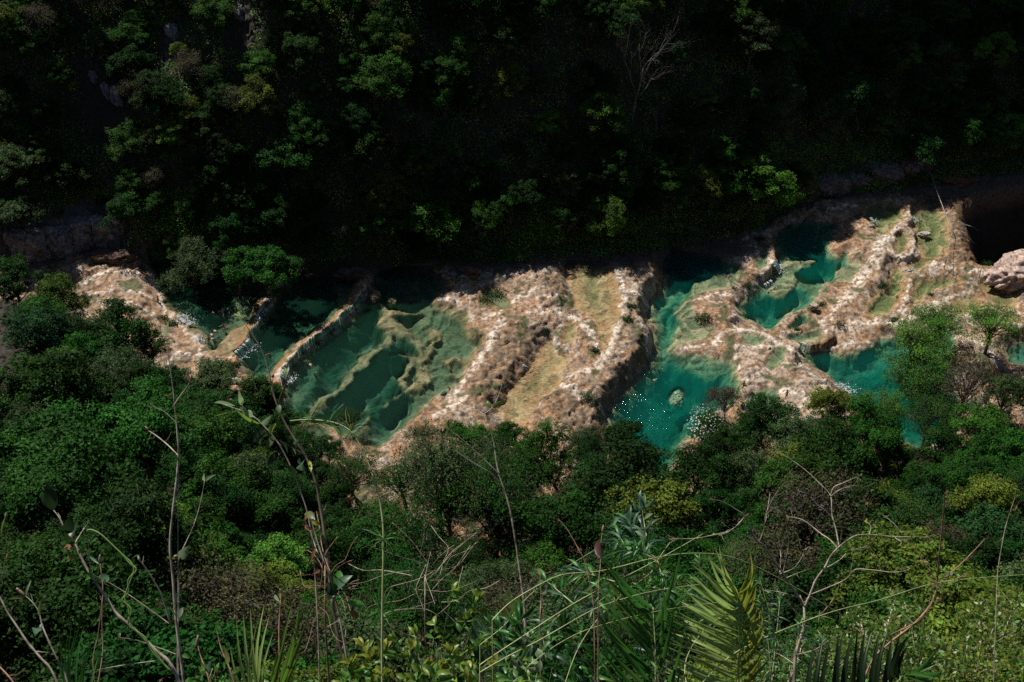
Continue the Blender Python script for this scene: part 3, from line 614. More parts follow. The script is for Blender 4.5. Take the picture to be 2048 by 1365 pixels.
TREES[('airy', 3)] = crown_tree(950, 'bright', n=9000, lobes=30, hgt=8.4, rad=3.4, leaf=.18, open_=.8, twiggy=True)
def bare_tree(seed, hgt=9):
    rs = random.Random(seed); mb = MB()
    def grow(p, d, ln, r, lv):
        pts = [p]; rr = [r]
        for k in range(4):
            d = (d + Vector((rs.gauss(0, .16 if lv else .06), rs.gauss(0, .16 if lv else .06), rs.gauss(0.04, .1)))).normalized(); p = p + d*ln/4; pts.append(p); rr.append(r*(1-.16*(k+1)))
            if lv < 5 and k > 0:
                for q in range(2 if lv == 0 else rs.choice((1, 1, 2))):
                    ax = Vector((rs.gauss(0, 1), rs.gauss(0, 1), rs.gauss(.25, .6))).normalized()
                    grow(p, (d*.9+ax*.6).normalized(), ln*rs.uniform(.42, .66), rr[-1]*.62, lv+1)
        mb.tube(pts, rr, 5 if lv else 7)
    grow(Vector((0, 0, -.3)), Vector((0, 0, 1)), hgt*.7, hgt*.014, 0)
    return mb.mesh('trunk', M_GREY)
BARE = [bare_tree(5), bare_tree(17, 7)]
placed = []
def put_tree(x, y, z, sc, sp, j, label, group, name='broadleaf_tree', cat='tree', zs=1.0):
    r = random.Random(int(x*97+y*31))
    e = empty(name, (x, y, z-.1), r.uniform(0, 6.28), (sc*r.uniform(.85, 1.2), sc*r.uniform(.85, 1.2), sc*zs)); e.rotation_euler[0] = r.gauss(0, .10); e.rotation_euler[1] = r.gauss(0, .10)
    if sp == 'bare': link('trunk', BARE[j], e)
    else:
        cm, tm = TREES[(sp, j)]; link('crown', cm, e); link('trunk', tm, e)
    tag(e, label, cat, group); placed.append((x, y, sc*3.2)); return e
def special(px, py, r_px, sp, j, label, hfac=.62, **kw):
    """a tree whose crown is centred on this pixel; radius in photo pixels"""
    sc = 1.0
    for _ in range(3):
        x, y, z = hit(px, py, 8.0*sc*hfac*kw.get('zs', 1)); dep = to_px(x, y, z)[2]; sc = r_px*1.12/FPX*dep/3.3
    return put_tree(x, y, z, sc, sp, j, label, kw.pop('group', None), **kw)
# bare rock showing through the far forest: the trees keep clear of it
BARE_ROCK = [(235,196,1.5,'lower end of the pale bare rock streak at the upper left'),(212,178,1.2,'middle of the pale bare rock streak at the upper left'),(185,152,.9,'narrow upper part of the pale bare rock streak at the upper left'),(345,64,1.5,'small pale bare rock high on the far slope at the upper left'),(480,22,1.2,'faint grey rock face near the top edge of the photo')]
BR_AT = []
for px, py, r_, lab in BARE_ROCK:
    x, y, z = hit(px, py, .6); BR_AT.append((x, y, z)); placed += [(x, y, 2.2), (x, y-3.5, 3.0), (x-1, y-7, 3.0)]
# ---- trees that can be told apart on the photograph: crown centre and radius on it, kind, look
SPECIALS = [
 (1530,345,50,'bright',0,'bright green tree at the dark foot of the far slope above the turquoise pools'),
 (1500,385,36,'mid',1,'green tree lower down in front of the bright green tree on the far bank'),
 (800,90,36,'yellow',0,'yellow-green tree catching the sun high on the far slope, at the top of the photo'),
 (790,150,34,'grey',0,'dull olive tree just below the yellow-green tree high on the far slope'),
 (505,130,30,'bright',1,'small sunlit green tree high on the far slope left of centre, alone in the dark'),
 (535,85,26,'grey',1,'grey-green tree just above the small sunlit tree high on the far slope'),
 (700,120,30,'mid',2,'pale green tree on the far slope left of the yellow-green tree'),
 (1025,160,30,'yellow',1,'olive-yellow tree in the upper middle of the far slope'),
 (975,200,22,'grey',2,'small greyish tree left below the olive-yellow tree on the far slope'),
 (1180,215,42,'bright',1,'sunlit leafy green tree at the foot of the bare grey tree'),
 (1500,85,48,'grey',0,'broad grey-green crown high on the far slope right of centre'),
 (1560,110,34,'mid',0,'green crown touching the right side of the broad grey-green crown on the far slope'),
 (1690,190,46,'blue',0,'large dark blue-green tree on the right part of the far slope'),
 (1650,230,36,'grey',1,'grey-green tree left below the large blue-green tree of the far slope'),
 (1765,250,26,'bright',0,'small vivid green tree in the dark of the right far slope'),
 (1900,110,42,'grey',2,'pale grey-green tree spreading at the upper right of the far slope'),
 (1830,290,40,'deep',1,'dark tree at the far bank behind the rocks near the cable'),
 (1400,200,26,'yellow',0,'small olive tree between the bare grey tree and the broad grey-green crown'),
 (1390,370,36,'yellow',1,'dull yellowish tree in the gloom of the far bank right of centre'),
 (1330,400,40,'mid',0,'green bush-like tree low on the far bank above the shaded water'),
 (1200,340,42,'deep',2,'dark green tree in the shade of the far slope below the sunlit leafy tree'),
 (880,440,52,'mid',1,'green rounded tree low on the far slope at the middle of the photo'),
 (770,380,40,'yellow',1,'brownish-yellow tree low on the far slope left of the rounded green tree'),
 (560,310,46,'mid',0,'green tree in the sunlit part of the far slope, left of centre'),
 (700,300,40,'mid',2,'green tree in the middle of the far slope above the brownish-yellow tree'),
 (385,530,48,'grey',1,'rounded grey-green tree at the far edge of the uppermost pool'),
 (470,530,50,'mid',2,'rounded green tree at the far bank, right of the rounded grey-green tree'),
 (545,535,46,'mid',0,'rounded green tree hanging over the shaded water beside the first dam'),
 (600,525,34,'brown',0,'thin brownish tree right of the rounded trees on the far bank'),
 (30,430,55,'grey',2,'pale green tree at the left end of the far bank above the grey cliff'),
 (40,330,48,'grey',0,'grey-green tree at the left edge of the photo on the far slope'),
 (30,560,50,'deep',0,'dark tree at the left edge of the photo below the grey cliff'),
 (110,590,50,'bright',1,'bright green tree beside the brown rock slab at the left end of the river'),
 (225,650,55,'deep',1,'dark dense tree overlapping the brown rock slab at the left end of the river'),
 (300,690,36,'mid',1,'green tree right of the dark dense tree over the rock slab'),
 (60,680,60,'blue',1,'blue-green tree at the left edge below the bright green tree'),
 (250,740,52,'grey',1,'greyish tree under the brown rocks beside the long pale stem'),
 (440,755,52,'grey',2,'grey-green tree crown at the lower end of the first dam'),
 (480,790,50,'mid',2,'yellowish green tree at the tree line below the second pool'),
 (530,820,40,'deep',2,'dark tree at the tree line where the orange dam ends'),
 (1455,800,34,'brown',1,'brownish thin tree rising over the edge of the turquoise pool'),
 (1520,850,54,'deep',1,'dark green rounded tree in front of the holed pale rocks'),
 (1655,820,52,'yellow',0,'light olive tree standing in front of the pale dam beside the large lower pool'),
 (1735,850,56,'mid',1,'round green tree with a few yellow leaves at the edge of the large lower pool'),
 (1815,690,56,'airy',3,'bright light green tree spreading over the large lower pool'),
 (1885,650,46,'airy',3,'thin airy tree with light green leaves against the sunlit rocks at the right'),
 (1985,650,44,'airy',3,'airy light green tree at the right edge over the pink rocks'),
 (1840,755,54,'airy',3,'lower half-transparent green tree over the teal water at the right'),
 (1935,770,52,'brown',0,'bare brown twiggy tree beside the light green tree at the right'),
 (2010,790,46,'grey',0,'dull green tree behind the bare brown twiggy tree at the right edge'),
 (1980,870,60,'mid',0,'vine-covered green tree with a hollow dark side at the right edge'),
 (1890,890,54,'deep',0,'dark green tree between the vine-covered tree and the teal water'),
 (1250,890,60,'deep',2,'dark green tree at the near edge of the turquoise pool'),
 (1110,900,58,'mid',1,'dark leafy tree with red-brown rocks behind, right of the thin pale stem'),
 (1390,940,56,'deep',1,'dark green tree right of the gap with water'),
 (1180,960,54,'deep',0,'dark green tree left of the gap with water'),
 (1200,1060,60,'mid',0,'green tree at the lower left of the gap with water'),
 (1430,1020,60,'deep',2,'dark tree below the brown thin tree, right of the gap with water'),
 (900,1010,66,'airy',0,'open tree with dark branches through which the pink rock shows'),
 (810,960,52,'airy',1,'thin leafy tree over the sunlit rock left of the open branched tree'),
 (980,930,54,'airy',2,'fine-leaved tree in front of the rock ledge at the centre bottom'),
 (850,1090,60,'airy',1,'sparse tree below the open branched tree, over the rocks'),
 (1000,1060,60,'airy',2,'sparse dark-branched tree right of the open branched tree'),
 (930,890,40,'mid',0,'low green bush-like tree at the rock edge below the brown rock mass'),
 (700,840,26,'airy',0,'small wispy tree at the near shore of the green pool with the sunken ridge'),
 (880,965,90,'airy',2,'largest of the open trees, its fine crown spread over the pale rock apron'),
 (985,1010,84,'airy',0,'large open tree right of the largest open tree, before the leafy tree tops'),
 (795,1060,76,'airy',1,'large open tree at the lower left end of the pale rock apron'),
 (1030,940,56,'airy',1,'open tree beneath the leafy tree that touches the pale shallow pool'),
 (700,935,46,'airy',0,'fine open tree over the bright end of the pale apron, below the green pool'),
 (655,900,30,'deep',1,'small dark tree at the corner between the green pool and the pale apron'),
 (1765,815,44,'airy',3,'light open tree screening the lower edge of the large lower pool'),
 (1860,835,50,'airy',0,'thin open tree in front of the teal water at the lower right'),
 (840,880,34,'airy',2,'small open tree at the rim between the green pool and the brown rock mass'),
 (640,955,40,'deep',2,'dark low tree over the red-brown rock beside the grey water patch'),
 (505,790,38,'deep',2,'dark tree under the lower tip of the second pool'),
 (565,845,34,'mid',1,'small green tree at the foot of the long orange dam'),
 (590,880,34,'deep',0,'small dark tree between the long dam and the grey water patch'),
 (600,905,40,'deep',1,'dark tree left of the grey water patch below the green pool'),
 (665,1000,44,'deep',2,'dark shaded tree beside the red-brown rock below the green pool'),
 (720,1075,50,'mid',0,'green tree below the red-brown rock, at the foot of the pale apron'),
 (770,1030,46,'airy',1,'thin open tree standing on the lower pale apron left of the open trees'),
 (850,930,44,'airy',2,'fine open tree above the other open trees, touching the pale rock'),
 (940,1120,52,'airy',0,'lowest of the open dark-branched trees over the rock'),
 (1030,865,36,'mid',2,'leafy tree whose top touches the pale shallow pool'),
]
for px, py, rp, sp, j, lab in SPECIALS:
    special(px, py, rp, sp, j, lab)
# the shrub with white blossom on the near shore of the turquoise pool
WH = [(1412,862,46,'deep',0,'low shrub dotted with white flowers at the near edge of the turquoise pool'),(1500,812,22,'deep',2,'small shrub dotted with white flowers in front of the pale rocks')]
for px, py, rp, sp, j, lab in WH:
    e = special(px, py, rp, sp, j, lab, name='flowering_shrub', cat='shrub')
    rs = np.random.RandomState(px); n = 420; d = unit(rs.normal(size=(n, 3))); d[:, 2] = abs(d[:, 2])
    pos = d*np.array([3.4, 3.4, 3.2])*rs.uniform(.75, 1.05, (n, 1)) + np.array([0, 0, 4.9])
    tag(link('flowers', quads('flowers', leaf_faces(rs, pos, unit(d+np.array([0, -.3, .6])),   .19, .9), np.full((n, 3), .7), M_LEAFN), e), None, None, None, 'stuff')
# dead trees
def bare(px, py, hpx, j, label, **kw):
    x, y, z = hit(px, py, 0.2); dep = to_px(x, y, z)[2]; sc = hpx/FPX*dep/7.5
    return put_tree(x, y, z, sc, 'bare', j, label, None, name='bare_tree')
bare(1262,250,175,0,'tall dead grey tree with bare forked branches standing out of the dark far slope')
bare(1310,290,90,1,'smaller dead grey tree right of the tall dead tree')
bare(2000,1060,110,1,'bleached leafless tree at the right edge among dark crowns')
bare(690,400,60,1,'thin pale dead tree low in the middle of the far slope')

# ---- the forest: the near tree line on the photograph is kept clear of the pools
TL = np.array([(0,560),(150,600),(230,630),(300,690),(345,750),(420,722),(490,745),(545,810),(590,900),(640,985),(690,1025),(740,960),(800,890),(900,868),(1000,862),(1050,850),(1200,845),(1290,868),(1370,885),(1420,850),(1470,808),(1560,835),(1640,835),(1700,805),(1760,855),(1850,885),(1900,845),(2048,800)], float)
rnd = random.Random(3)
def clear(x, y, r):
    return all((x-a)**2+(y-b)**2 > ((r+c_)*.56)**2 for a, b, c_ in placed)
def in_pool(x, y):
    p = np.array([x]); q_ = np.array([y])
    return any(sdf(WP[n_[0]], p, q_)[0] > -.5 for n_ in POOLS)
NEAR_LOOK = {'deep':'dark green','mid':'leafy green','bright':'bright green','yellow':'yellowish green','grey':'grey-green','brown':'brownish thin','blue':'blue-green','airy':'sparse open'}
near_n = far_n = 0
def kindof(sp, sc):
    if sp == 'airy': return dict(name='feathery_tree')
    if sp == 'brown': return dict(name='twiggy_tree')
    return dict(name='broadleaf_tree' if sc > .88 else 'young_tree')
for k in range(14000):
    if near_n >= 300: break
    x = rnd.uniform(-62, 66); y = rnd.uniform(40, 160) if k > 5000 else float(near_y(np.array(x)))+rnd.uniform(-22, 26); z = TZ(x, y)
    qx, qy, dep = to_px(x, y, z)
    if not (-120 < qx < 2170) or dep < 45: continue
    sc = rnd.choice((rnd.uniform(.7, 1.2), rnd.uniform(1.1, 1.9)))*(1 if y > 75 else .85); tx, ty, _ = to_px(x, y, z+8*sc*.95)
    if ty > 1430 or y > near_y(x)+30: continue
    lim = max(np.interp(qx-30, TL[:,0], TL[:,1]), np.interp(qx+30, TL[:,0], TL[:,1]), np.interp(qx, TL[:,0], TL[:,1]))
    if ty < lim or not clear(x, y, sc*3.2) or in_pool(x, y): continue
    air = 640 < qx < 1060 and ty < 1120
    if air and rnd.random() < .12: continue
    if 1290 < qx < 1340 and 900 < qy < 1120: continue
    if qx < 620: sp = rnd.choice(['deep','deep','deep','mid','mid','mid','grey','bright'] if ty < 1130 else ['mid','grey','deep','deep','mid','yellow','brown'])
    elif air: sp = rnd.choice(['airy','airy','airy','mid','deep'])
    elif qx < 1060: sp = rnd.choice(['airy','mid','deep','grey','brown'])
    else: sp = rnd.choice(['deep','mid','deep','airy','mid','brown','grey','yellow','blue'])
    side = 'at the left' if qx < 620 else ('left of centre' if qx < 1060 else ('below the turquoise pool' if qx < 1560 else 'at the right'))
    lvl_ = 'near the shore' if ty < 950 else ('halfway up the near slope' if ty < 1150 else 'close to the bottom edge')
    put_tree(x, y, z, sc, sp, rnd.randrange(2), f'{NEAR_LOOK[sp]} tree {lvl_}, {side}', f'{NEAR_LOOK[sp]} trees {lvl_}, {side}', **kindof(sp, sc))
    near_n += 1
for k in range(9000):
    if far_n >= 290: break
    x = rnd.uniform(-125, 125); fy = float(far_y(np.array(x))); y = fy + .5 + rnd.uniform(0, 1)**1.3*36; z = TZ(x, y)
    qx, qy, dep = to_px(x, y, z)
    if not (-60 < qx < 2110) or not (-80 < qy): continue
    sc = rnd.uniform(.5, 1.1)
    if not clear(x, y, sc*3.2*.55): continue
    if z-TZ(x, fy) < 5 and 0 < qx < 260: continue
    if z-TZ(x, fy) < 5 and 1600 < qx < 1900: continue
    if qx < 1000: sp = rnd.choice(['deep','mid','grey','bright','mid','yellow','brown','mid','deep'])
    else: sp = rnd.choice(['deep','mid','blue','grey','mid','deep','bright'])
    side = 'left third' if qx < 680 else ('middle' if qx < 1360 else 'right third')
    lvl_ = 'low on' if qy > 380 else ('halfway up' if qy > 190 else 'high on')
    put_tree(x, y, z, sc, sp, rnd.randrange(2), f'{NEAR_LOOK[sp]} tree {lvl_} the dark far slope, {side} of the photo', f'{NEAR_LOOK[sp]} trees {lvl_} the dark far slope, {side}', **kindof(sp, sc))
    far_n += 1
print('trees', near_n, far_n)

# ---- undergrowth: shrubs and creepers nobody could count
def undergrowth(name, pts, per, leaf, rad, seed, cols, label):
    rs = np.random.RandomState(seed); P = np.array(pts); m = len(P); n = m*per; k = np.repeat(np.arange(m), per)
    R_ = rad*rs.uniform(.5, 1.5, m); d = unit(rs.normal(size=(n, 3))); d[:, 2] = abs(d[:, 2])
    pos = P[k] + d*R_[k][:, None]*rs.uniform(.3, 1, (n, 1))**.5*np.array([1, 1, 1.0])
    ci = np.array([SPEC[s] for s in cols])[rs.randint(len(cols), size=m)]*rs.uniform(.7, 1.5, (m, 1))*(2.3 if name[0] == 'f' else .55)  # far leaves lightened against the weak fill light, near ones darkened as shadow gaps
    tone = ci[k]*rs.uniform(.65, 1.4, (n, 1)); nrm = unit(d*.6+rs.normal(size=(n, 3))*.5+np.array([0, -.1, .5]))
    o = link(name, quads(name, leaf_faces(rs, pos, nrm, leaf), tone, M_LEAF)); return tag(o, label, 'undergrowth', kind='stuff')
pts = []
for k in range(24000):
    x = rnd.uniform(-115, 115); fy = float(far_y(np.array(x))); y = fy + rnd.uniform(0, 44) if k % 4 else fy + rnd.uniform(0,6)
    z = TZ(x, y); qx, qy, dep = to_px(x, y, z)
    if not (-40 < qx < 2090) or not (-60 < qy): continue
    b = z-TZ(x, fy-1)
    if (b < 5.5 and qx < 260) or (b < 3 and 1600 < qx < 1920): continue
    if b < 1.2 and rnd.random() < .5: continue
    if any(abs(x-a_) < 2.4 and -4.5 < y-b_ < 1.5 for a_, b_, _z in BR_AT): continue
    pts.append((x, y, z))
    if len(pts) >= 8500: break
for k in range(9000):      # bushes overhanging the shaded far edge of the pools
    x = rnd.uniform(-20, 100); fy = float(far_y(np.array(x))); y = fy + rnd.uniform(-3.0, 3.5); z = TZ(x, y); qx, qy, dep = to_px(x, y, z)
    if not (930 < qx < 2100) or in_pool(x, y) or qy > np.interp(qx, [930, 1330, 1480, 1560, 1640, 1900, 2048], [530, 500, 470, 430, 385, 385, 390]): continue
    pts.append((x, y, z))
    if len(pts) >= 9500: break
undergrowth('far_undergrowth', pts, 60, .27, 1.5, 5, ['deep','mid','grey','deep','blue','yellow','brown'], 'dense shrubs and creepers covering the shaded far slope between the trees')
pts = []
for k in range(16000):
    x = rnd.uniform(-62, 66); y = rnd.uniform(45, 160); z = TZ(x, y); qx, qy, dep = to_px(x, y, z)
    if not (-60 < qx < 2110) or dep < 45 or qy > 1450: continue
    if qy-40 < np.interp(qx, TL[:,0], TL[:,1]) or in_pool(x, y): continue
    if 660 < qx < 1050 and qy < 1190 and rnd.random() < .6: continue
    if qx < 1060 and y > near_y(x)+3 and rnd.random() < .35: continue
    pts.append((x, y, z))
    if len(pts) >= 4200: break
undergrowth('near_undergrowth', pts, 55, .22, 1.1, 6, ['deep','mid','grey','deep','mid','brown'], 'dense leafy undergrowth between the trees of the near slope')
# ------------------------------------------------------------------ plants on the rim right below the viewer
M_STEM = bark_mat('pale stem', (.46, .39, .31), (.18, .13, .09), 28)
M_RED = bark_mat('reddish stem', (.40, .22, .14), (.16, .09, .055), 25)
M_DARK = bark_mat('brown stem', (.30, .22, .15), (.12, .085, .055), 12)
M_CANE = bark_mat('green cane', (.42, .46, .20), (.30, .33, .12), 30)
M_VINE = bark_mat('green vine', (.20, .34, .08), (.12, .22, .05), 30)
TONE = {'green': (.12,.30,.06), 'pale': (.24,.34,.17), 'yellow': (.28,.34,.045), 'lime': (.18,.32,.04), 'dark': (.018,.045,.012), 'palm': (.44,.62,.17), 'gold': (.34,.40,.05), 'deepg': (.07,.22,.035), 'dry': (.30,.15,.07), 'red': (.10,.03,.03), 'blue': (.10,.20,.11), 'olive': (.15,.19,.05)}
rng = random.Random(11)
def blade(p0, p1, w, nrm, droop=.0, segs=5, fold=.18, tipw=0.0, belly=.42):
    """a folded, bent leaf from p0 to p1; two rows of quads either side of the midrib"""
    ax = p1-p0; L_ = ax.length; a = ax.normalized(); n = (nrm - a*nrm.dot(a)).normalized(); b = a.cross(n); vs = []; fs = []
    for i in range(segs+1):
        t = i/segs; m = p0.lerp(p1, t) + Vector((0, 0, -1))*(droop*L_*(t*t)) + n*(.10*L_*math.sin(t*math.pi))
        ww = w*.5*max(math.sin(math.pi*min(1, t**(math.log(.5)/math.log(belly)))), 0)**.8 if 0 < t < 1 else w*.02
        vs += [m - b*ww + n*ww*fold*2, m, m + b*ww + n*ww*fold*2]
        if i:
            o = (i-1)*3; fs += [(o, o+1, o+4, o+3), (o+1, o+2, o+5, o+4)]
    return vs, fs
def blade_mesh(name, bl, tone, mat=None):
    vs = []; fs = []
    for v, f in bl:
        o = len(vs); vs += [tuple(q_) for q_ in v]; fs += [tuple(i+o for i in g) for g in f]
    me = bpy.data.meshes.new(name); me.from_pydata(vs, [], fs); me.materials.append(mat or M_LEAFN)
    a = me.attributes.new('tone', 'FLOAT_COLOR', 'POINT')
    rs = np.random.RandomState(len(vs)); nb = len(vs)
    t = np.ones((nb, 4)); i = 0
    for v, f in bl:
        k = rs.uniform(.75, 1.25); t[i:i+len(v), :3] = np.array(tone)*k; t[i:i+len(v):3, :3] *= .85; i += len(v)
    a.data.foreach_set('color', t.astype(np.float32).ravel()); me.polygons.foreach_set('use_smooth', [True]*len(fs)); me.update(); return me
VIEW = Vector((0, -CPI, SPI))
def facing(tilt=.6):
    return (VIEW + Vector((rng.gauss(0, tilt), rng.gauss(0, tilt), abs(rng.gauss(0, tilt))))).normalized()
def curve_pts(pxs, d0, d1, sub=5):
    """smooth 3D run through pixels, the distance growing from d0 to d1 along it"""
    n = len(pxs); out = []
    for i in range(n-1):
        p0 = pxs[max(i-1, 0)]; p1 = pxs[i]; p2 = pxs[i+1]; p3 = pxs[min(i+2, n-1)]
        for k in range(sub):
            t = k/sub
            q_ = [.5*((2*p1[c_]) + (-p0[c_]+p2[c_])*t + (2*p0[c_]-5*p1[c_]+4*p2[c_]-p3[c_])*t*t + (-p0[c_]+3*p1[c_]-3*p2[c_]+p3[c_])*t**3) for c_ in (0, 1)]
            out.append((q_[0], q_[1], (i+t)/(n-1)))
    out.append((pxs[-1][0], pxs[-1][1], 1.0))
    return [PD(x, y, d0+(d1-d0)*t) for x, y, t in out]
def rooted(pts):
    """carry a stem that leaves the picture at the bottom down to the ground"""
    p = pts[0]; g = Vector((p.x, max(p.y*.93, .4), TZ(p.x, max(p.y*.93, .4))-.1)); m = p.lerp(g, .5)
    return [g, m] + pts
def stem_mesh(runs, mat, name='stem', parent=None):
    mb = MB()
    for pts, r0, r1 in runs:
        n = len(pts); rr = [(r0+(r1-r0)*i/(n-1))*.56*(1-.55*max(0, i/(n-1)-.7)/.3) for i in range(n)]
        rr = [r*(1+.08*rng.uniform(-1, 1)+(.22 if i % 6 == 3 else 0)) for i, r in enumerate(rr)]
        mb.tube(pts, rr, 6)
    return mb.build(name, mat, parent)
def plant(name, label, cat, runs, leaves, d, mat=None, group=None, buds=()):
    """runs: list of (pixels from the root up, px thickness at root and tip); the first is rooted in the ground
       leaves: (x0,y0,x1,y1,width px,tone)"""
    e0 = curve_pts(runs[0][0], d, d*1.02); base = rooted(e0)
    e = empty(name, base[0]); inv = Matrix.Translation(-base[0])
    px = d/FPX; rr = []
    for i, (pp, w0, w1) in enumerate(runs):
        pts = curve_pts(pp, d*1.0 if i == 0 else d*1.005, d*(1.02 if i == 0 else 1+rng.uniform(-.04, .05)))
        if i == 0: pts = rooted(pts)
        rr.append(([inv @ p for p in pts], w0*px*.5, w1*px*.5))
    extra = []
    for pts, r0, r1 in rr:
        n = len(pts)
        for q_ in range(rng.choice((1, 2, 3)) if n > 8 else rng.choice((0, 1, 1))):
            i = rng.randrange(max(n//3, 2), n-1); T_ = (pts[i+1]-pts[i]).normalized(); sd = (T_*rng.uniform(.4, 1)+Vector((rng.gauss(0, .7), rng.gauss(0, .5), rng.gauss(.1, .5)))).normalized(); L_ = px*rng.uniform(10, 34)
            a1 = pts[i]+sd*L_*.5; a2 = a1+(sd+Vector((rng.gauss(0, .3), rng.gauss(0, .3), .25))).normalized()*L_*.5
            r_ = (r0+(r1-r0)*i/(n-1)); extra.append(([pts[i], a1, a2], r_*.45, r_*.22))
            if name == 'leafless_shrub':
                for z_ in range(2): extra.append(([a2, a2+Vector((rng.gauss(0, .5), rng.gauss(0, .5), rng.uniform(.2, 1))).normalized()*L_*.4], r_*.25, r_*.12))
    stem_mesh(rr+extra, mat or M_STEM, 'stem', e)
    for x0, y0, x1, y1, w_, tn in leaves:
        bl = blade(inv @ PD(x0, y0, d), inv @ PD(x1, y1, d*(1+rng.uniform(-.02, .02))), w_*px, facing(.5), .05)
        link('leaf', blade_mesh('leaf', [bl], TONE[tn]), e)
    for x0, y0, x1, y1, w_, tn in buds:
        pts = [inv @ p for p in curve_pts([(x0, y0), ((x0+x1)/2, (y0+y1)/2), (x1, y1)], d, d, 2)]
        mb = MB(); n = len(pts); mb.tube(pts, [w_*px*.5*math.sin(math.pi*(.15+.8*i/(n-1))) for i in range(n)], 6)
        mb.build('bud', M_RED if tn == 'red' else M_STEM, e)
    return tag(e, label, cat, group)

plant('sapling', 'tall straight pale stem rising at the left, reaching up to the brown rock slab', 'sapling',
 [([(372,1400),(362,1320),(352,1240),(346,1160),(340,1090),(346,1020),(354,950),(357,900),(352,840),(345,770),(336,710),(329,650)], 11, 4),
  ([(341,1250),(325,1195),(300,1150),(285,1128),(280,1122)], 7, 3), ([(341,1250),(300,1220),(250,1185),(205,1158)], 5, 3),
  ([(357,912),(335,890),(310,870),(297,862)], 5, 3), ([(345,816),(362,790),(376,772),(381,760)], 4, 3), ([(356,850),(330,825),(305,812),(300,806)], 3, 1.5),
  ([(357,1365),(357,1260),(356,1160),(356,1050),(357,930),(352,830)], 4, 2), ([(346,1225),(353,1205),(356,1185)], 3, 2), ([(354,1310),(320,1297),(270,1280),(240,1276)], 4, 2)],
 [(326,668,322,645,4,'pale'),(330,672,337,640,8,'pale'),(328,648,320,630,6,'dry'),(345,785,327,788,5,'dry'),(205,1160,202,1148,14,'pale'),(204,1162,212,1150,12,'pale'),(237,1278,240,1266,6,'olive')], 4.2,
 buds=[(297,862,290,852,5,'red'),(381,762,383,748,5,'pale'),(280,1124,276,1112,5,'pale')])
plant('sapling', 'slender stem with a pair of upright leaves beside the tall straight pale stem', 'sapling',
 [([(356,1400),(355,1300),(356,1240),(358,1180),(357,1120),(370,1090),(388,1050),(400,1010),(407,975),(409,962)], 5, 3)],
 [(358,1118,378,1090,20,'pale'),(358,1120,382,1094,14,'green'),(356,1118,332,1112,5,'olive'),(351,1240,366,1214,13,'pale'),(409,962,408,945,6,'pale'),(411,962,432,948,8,'pale'),(363,1312,380,1316,12,'green'),(357,1117,355,1100,4,'red')], 4.35, M_STEM, buds=[(352,1116,350,1110,9,'red')])
plant('sapling', 'thick pale stem leaning up to the left, entwined by a green vine', 'sapling',
 [([(380,1420),(345,1335),(310,1300),(270,1260),(235,1230),(215,1200),(195,1170),(175,1140),(160,1110),(148,1085),(130,1058),(118,1035),(106,1020)], 13, 7),
  ([(148,1090),(160,1070),(170,1055),(173,1052)], 4, 3), ([(180,1145),(178,1105),(174,1070)], 4, 2), ([(330,1320),(290,1325),(240,1332),(195,1340)], 4, 3), ([(128,1058),(113,1048),(104,1042)], 3, 2)],
 [(106,1022,92,962,26,'dark'),(104,1018,82,985,14,'dark'),(130,1070,140,1030,26,'dark'),(140,1084,155,1045,18,'dark'),(148,1088,128,1062,16,'dark'),(145,1100,130,1092,12,'dry'),(148,1106,135,1112,10,'dry'),(158,1108,164,1100,8,'dry'),(185,1150,170,1160,14,'green'),(185,1150,188,1140,16,'green'),(172,1055,174,1040,6,'lime')], 3.6)
e = empty('vine', PD(330, 1330, 3.55)); inv = Matrix.Translation(-e.location); mb = MB()
for o in (0, 5):
    pts = [(340+o,1345),(310-o,1305),(285+o,1275),(262-o,1250),(258+o,1220),(250-o,1200),(252+o,1185),(262-o,1160),(268+o,1140),(262-o,1125),(245,1110),(222,1088),(200,1068),(182,1060),(174,1062)]
    mb.tube([inv @ p for p in curve_pts(pts, 3.56, 3.6)], 1.7*3.6/FPX, 6)
mb.build('tendril', M_VINE, e); tag(e, 'green twisting vine curling around the thick leaning stem at the lower left', 'vine')
plant('sapling', 'pale bare stem leaning left from the bottom left corner, darker toward its tip', 'sapling',
 [([(135,1420),(105,1345),(80,1315),(55,1285),(35,1255),(15,1225),(0,1195),(-15,1165)], 10, 6), ([(-10,1175),(6,1150),(10,1120),(13,1108)], 4, 2)],
 [(4,1080,12,1030,5,'olive')], 3.9, buds=[(11,1040,12,1025,4,'red'),(13,1120,15,1108,4,'red')])
plant('sapling', 'pale stem with a white-tipped bud and a small grey leaf in the bottom left corner', 'sapling',
 [([(150,1420),(130,1350),(110,1310),(92,1270),(84,1250),(78,1225),(65,1205),(50,1192)], 8, 4), ([(88,1268),(78,1262)], 3, 2)],
 [(50,1195,62,1160,5,'pale'),(48,1196,15,1198,8,'olive'),(80,1262,64,1254,16,'blue'),(78,1262,86,1248,12,'blue'),(80,1235,86,1190,7,'olive'),(48,1190,42,1185,4,'pale')], 3.5, buds=[(50,1193,34,1177,7,'red'),(38,1182,33,1176,6,'pale')])
plant('sapling', 'thin brown upright stem topped by a pale bud and two round grey-green leaves', 'sapling',
 [([(190,1400),(200,1345),(206,1300),(204,1240),(206,1180),(203,1150),(200,1128)], 5, 4), ([(192,1390),(186,1320),(196,1270),(205,1190)], 3, 3)],
 [(204,1158,218,1150,18,'blue'),(205,1152,216,1162,14,'blue'),(198,1128,178,1112,5,'blue'),(206,1312,213,1300,10,'blue')], 3.8, M_RED, buds=[(199,1128,200,1109,6,'pale')])
plant('sapling', 'diagonal bare stem in the lower left corner, lowest of all', 'sapling', [([(70,1440),(30,1370),(0,1335),(-30,1310)], 7, 5)], [], 3.7, M_RED)
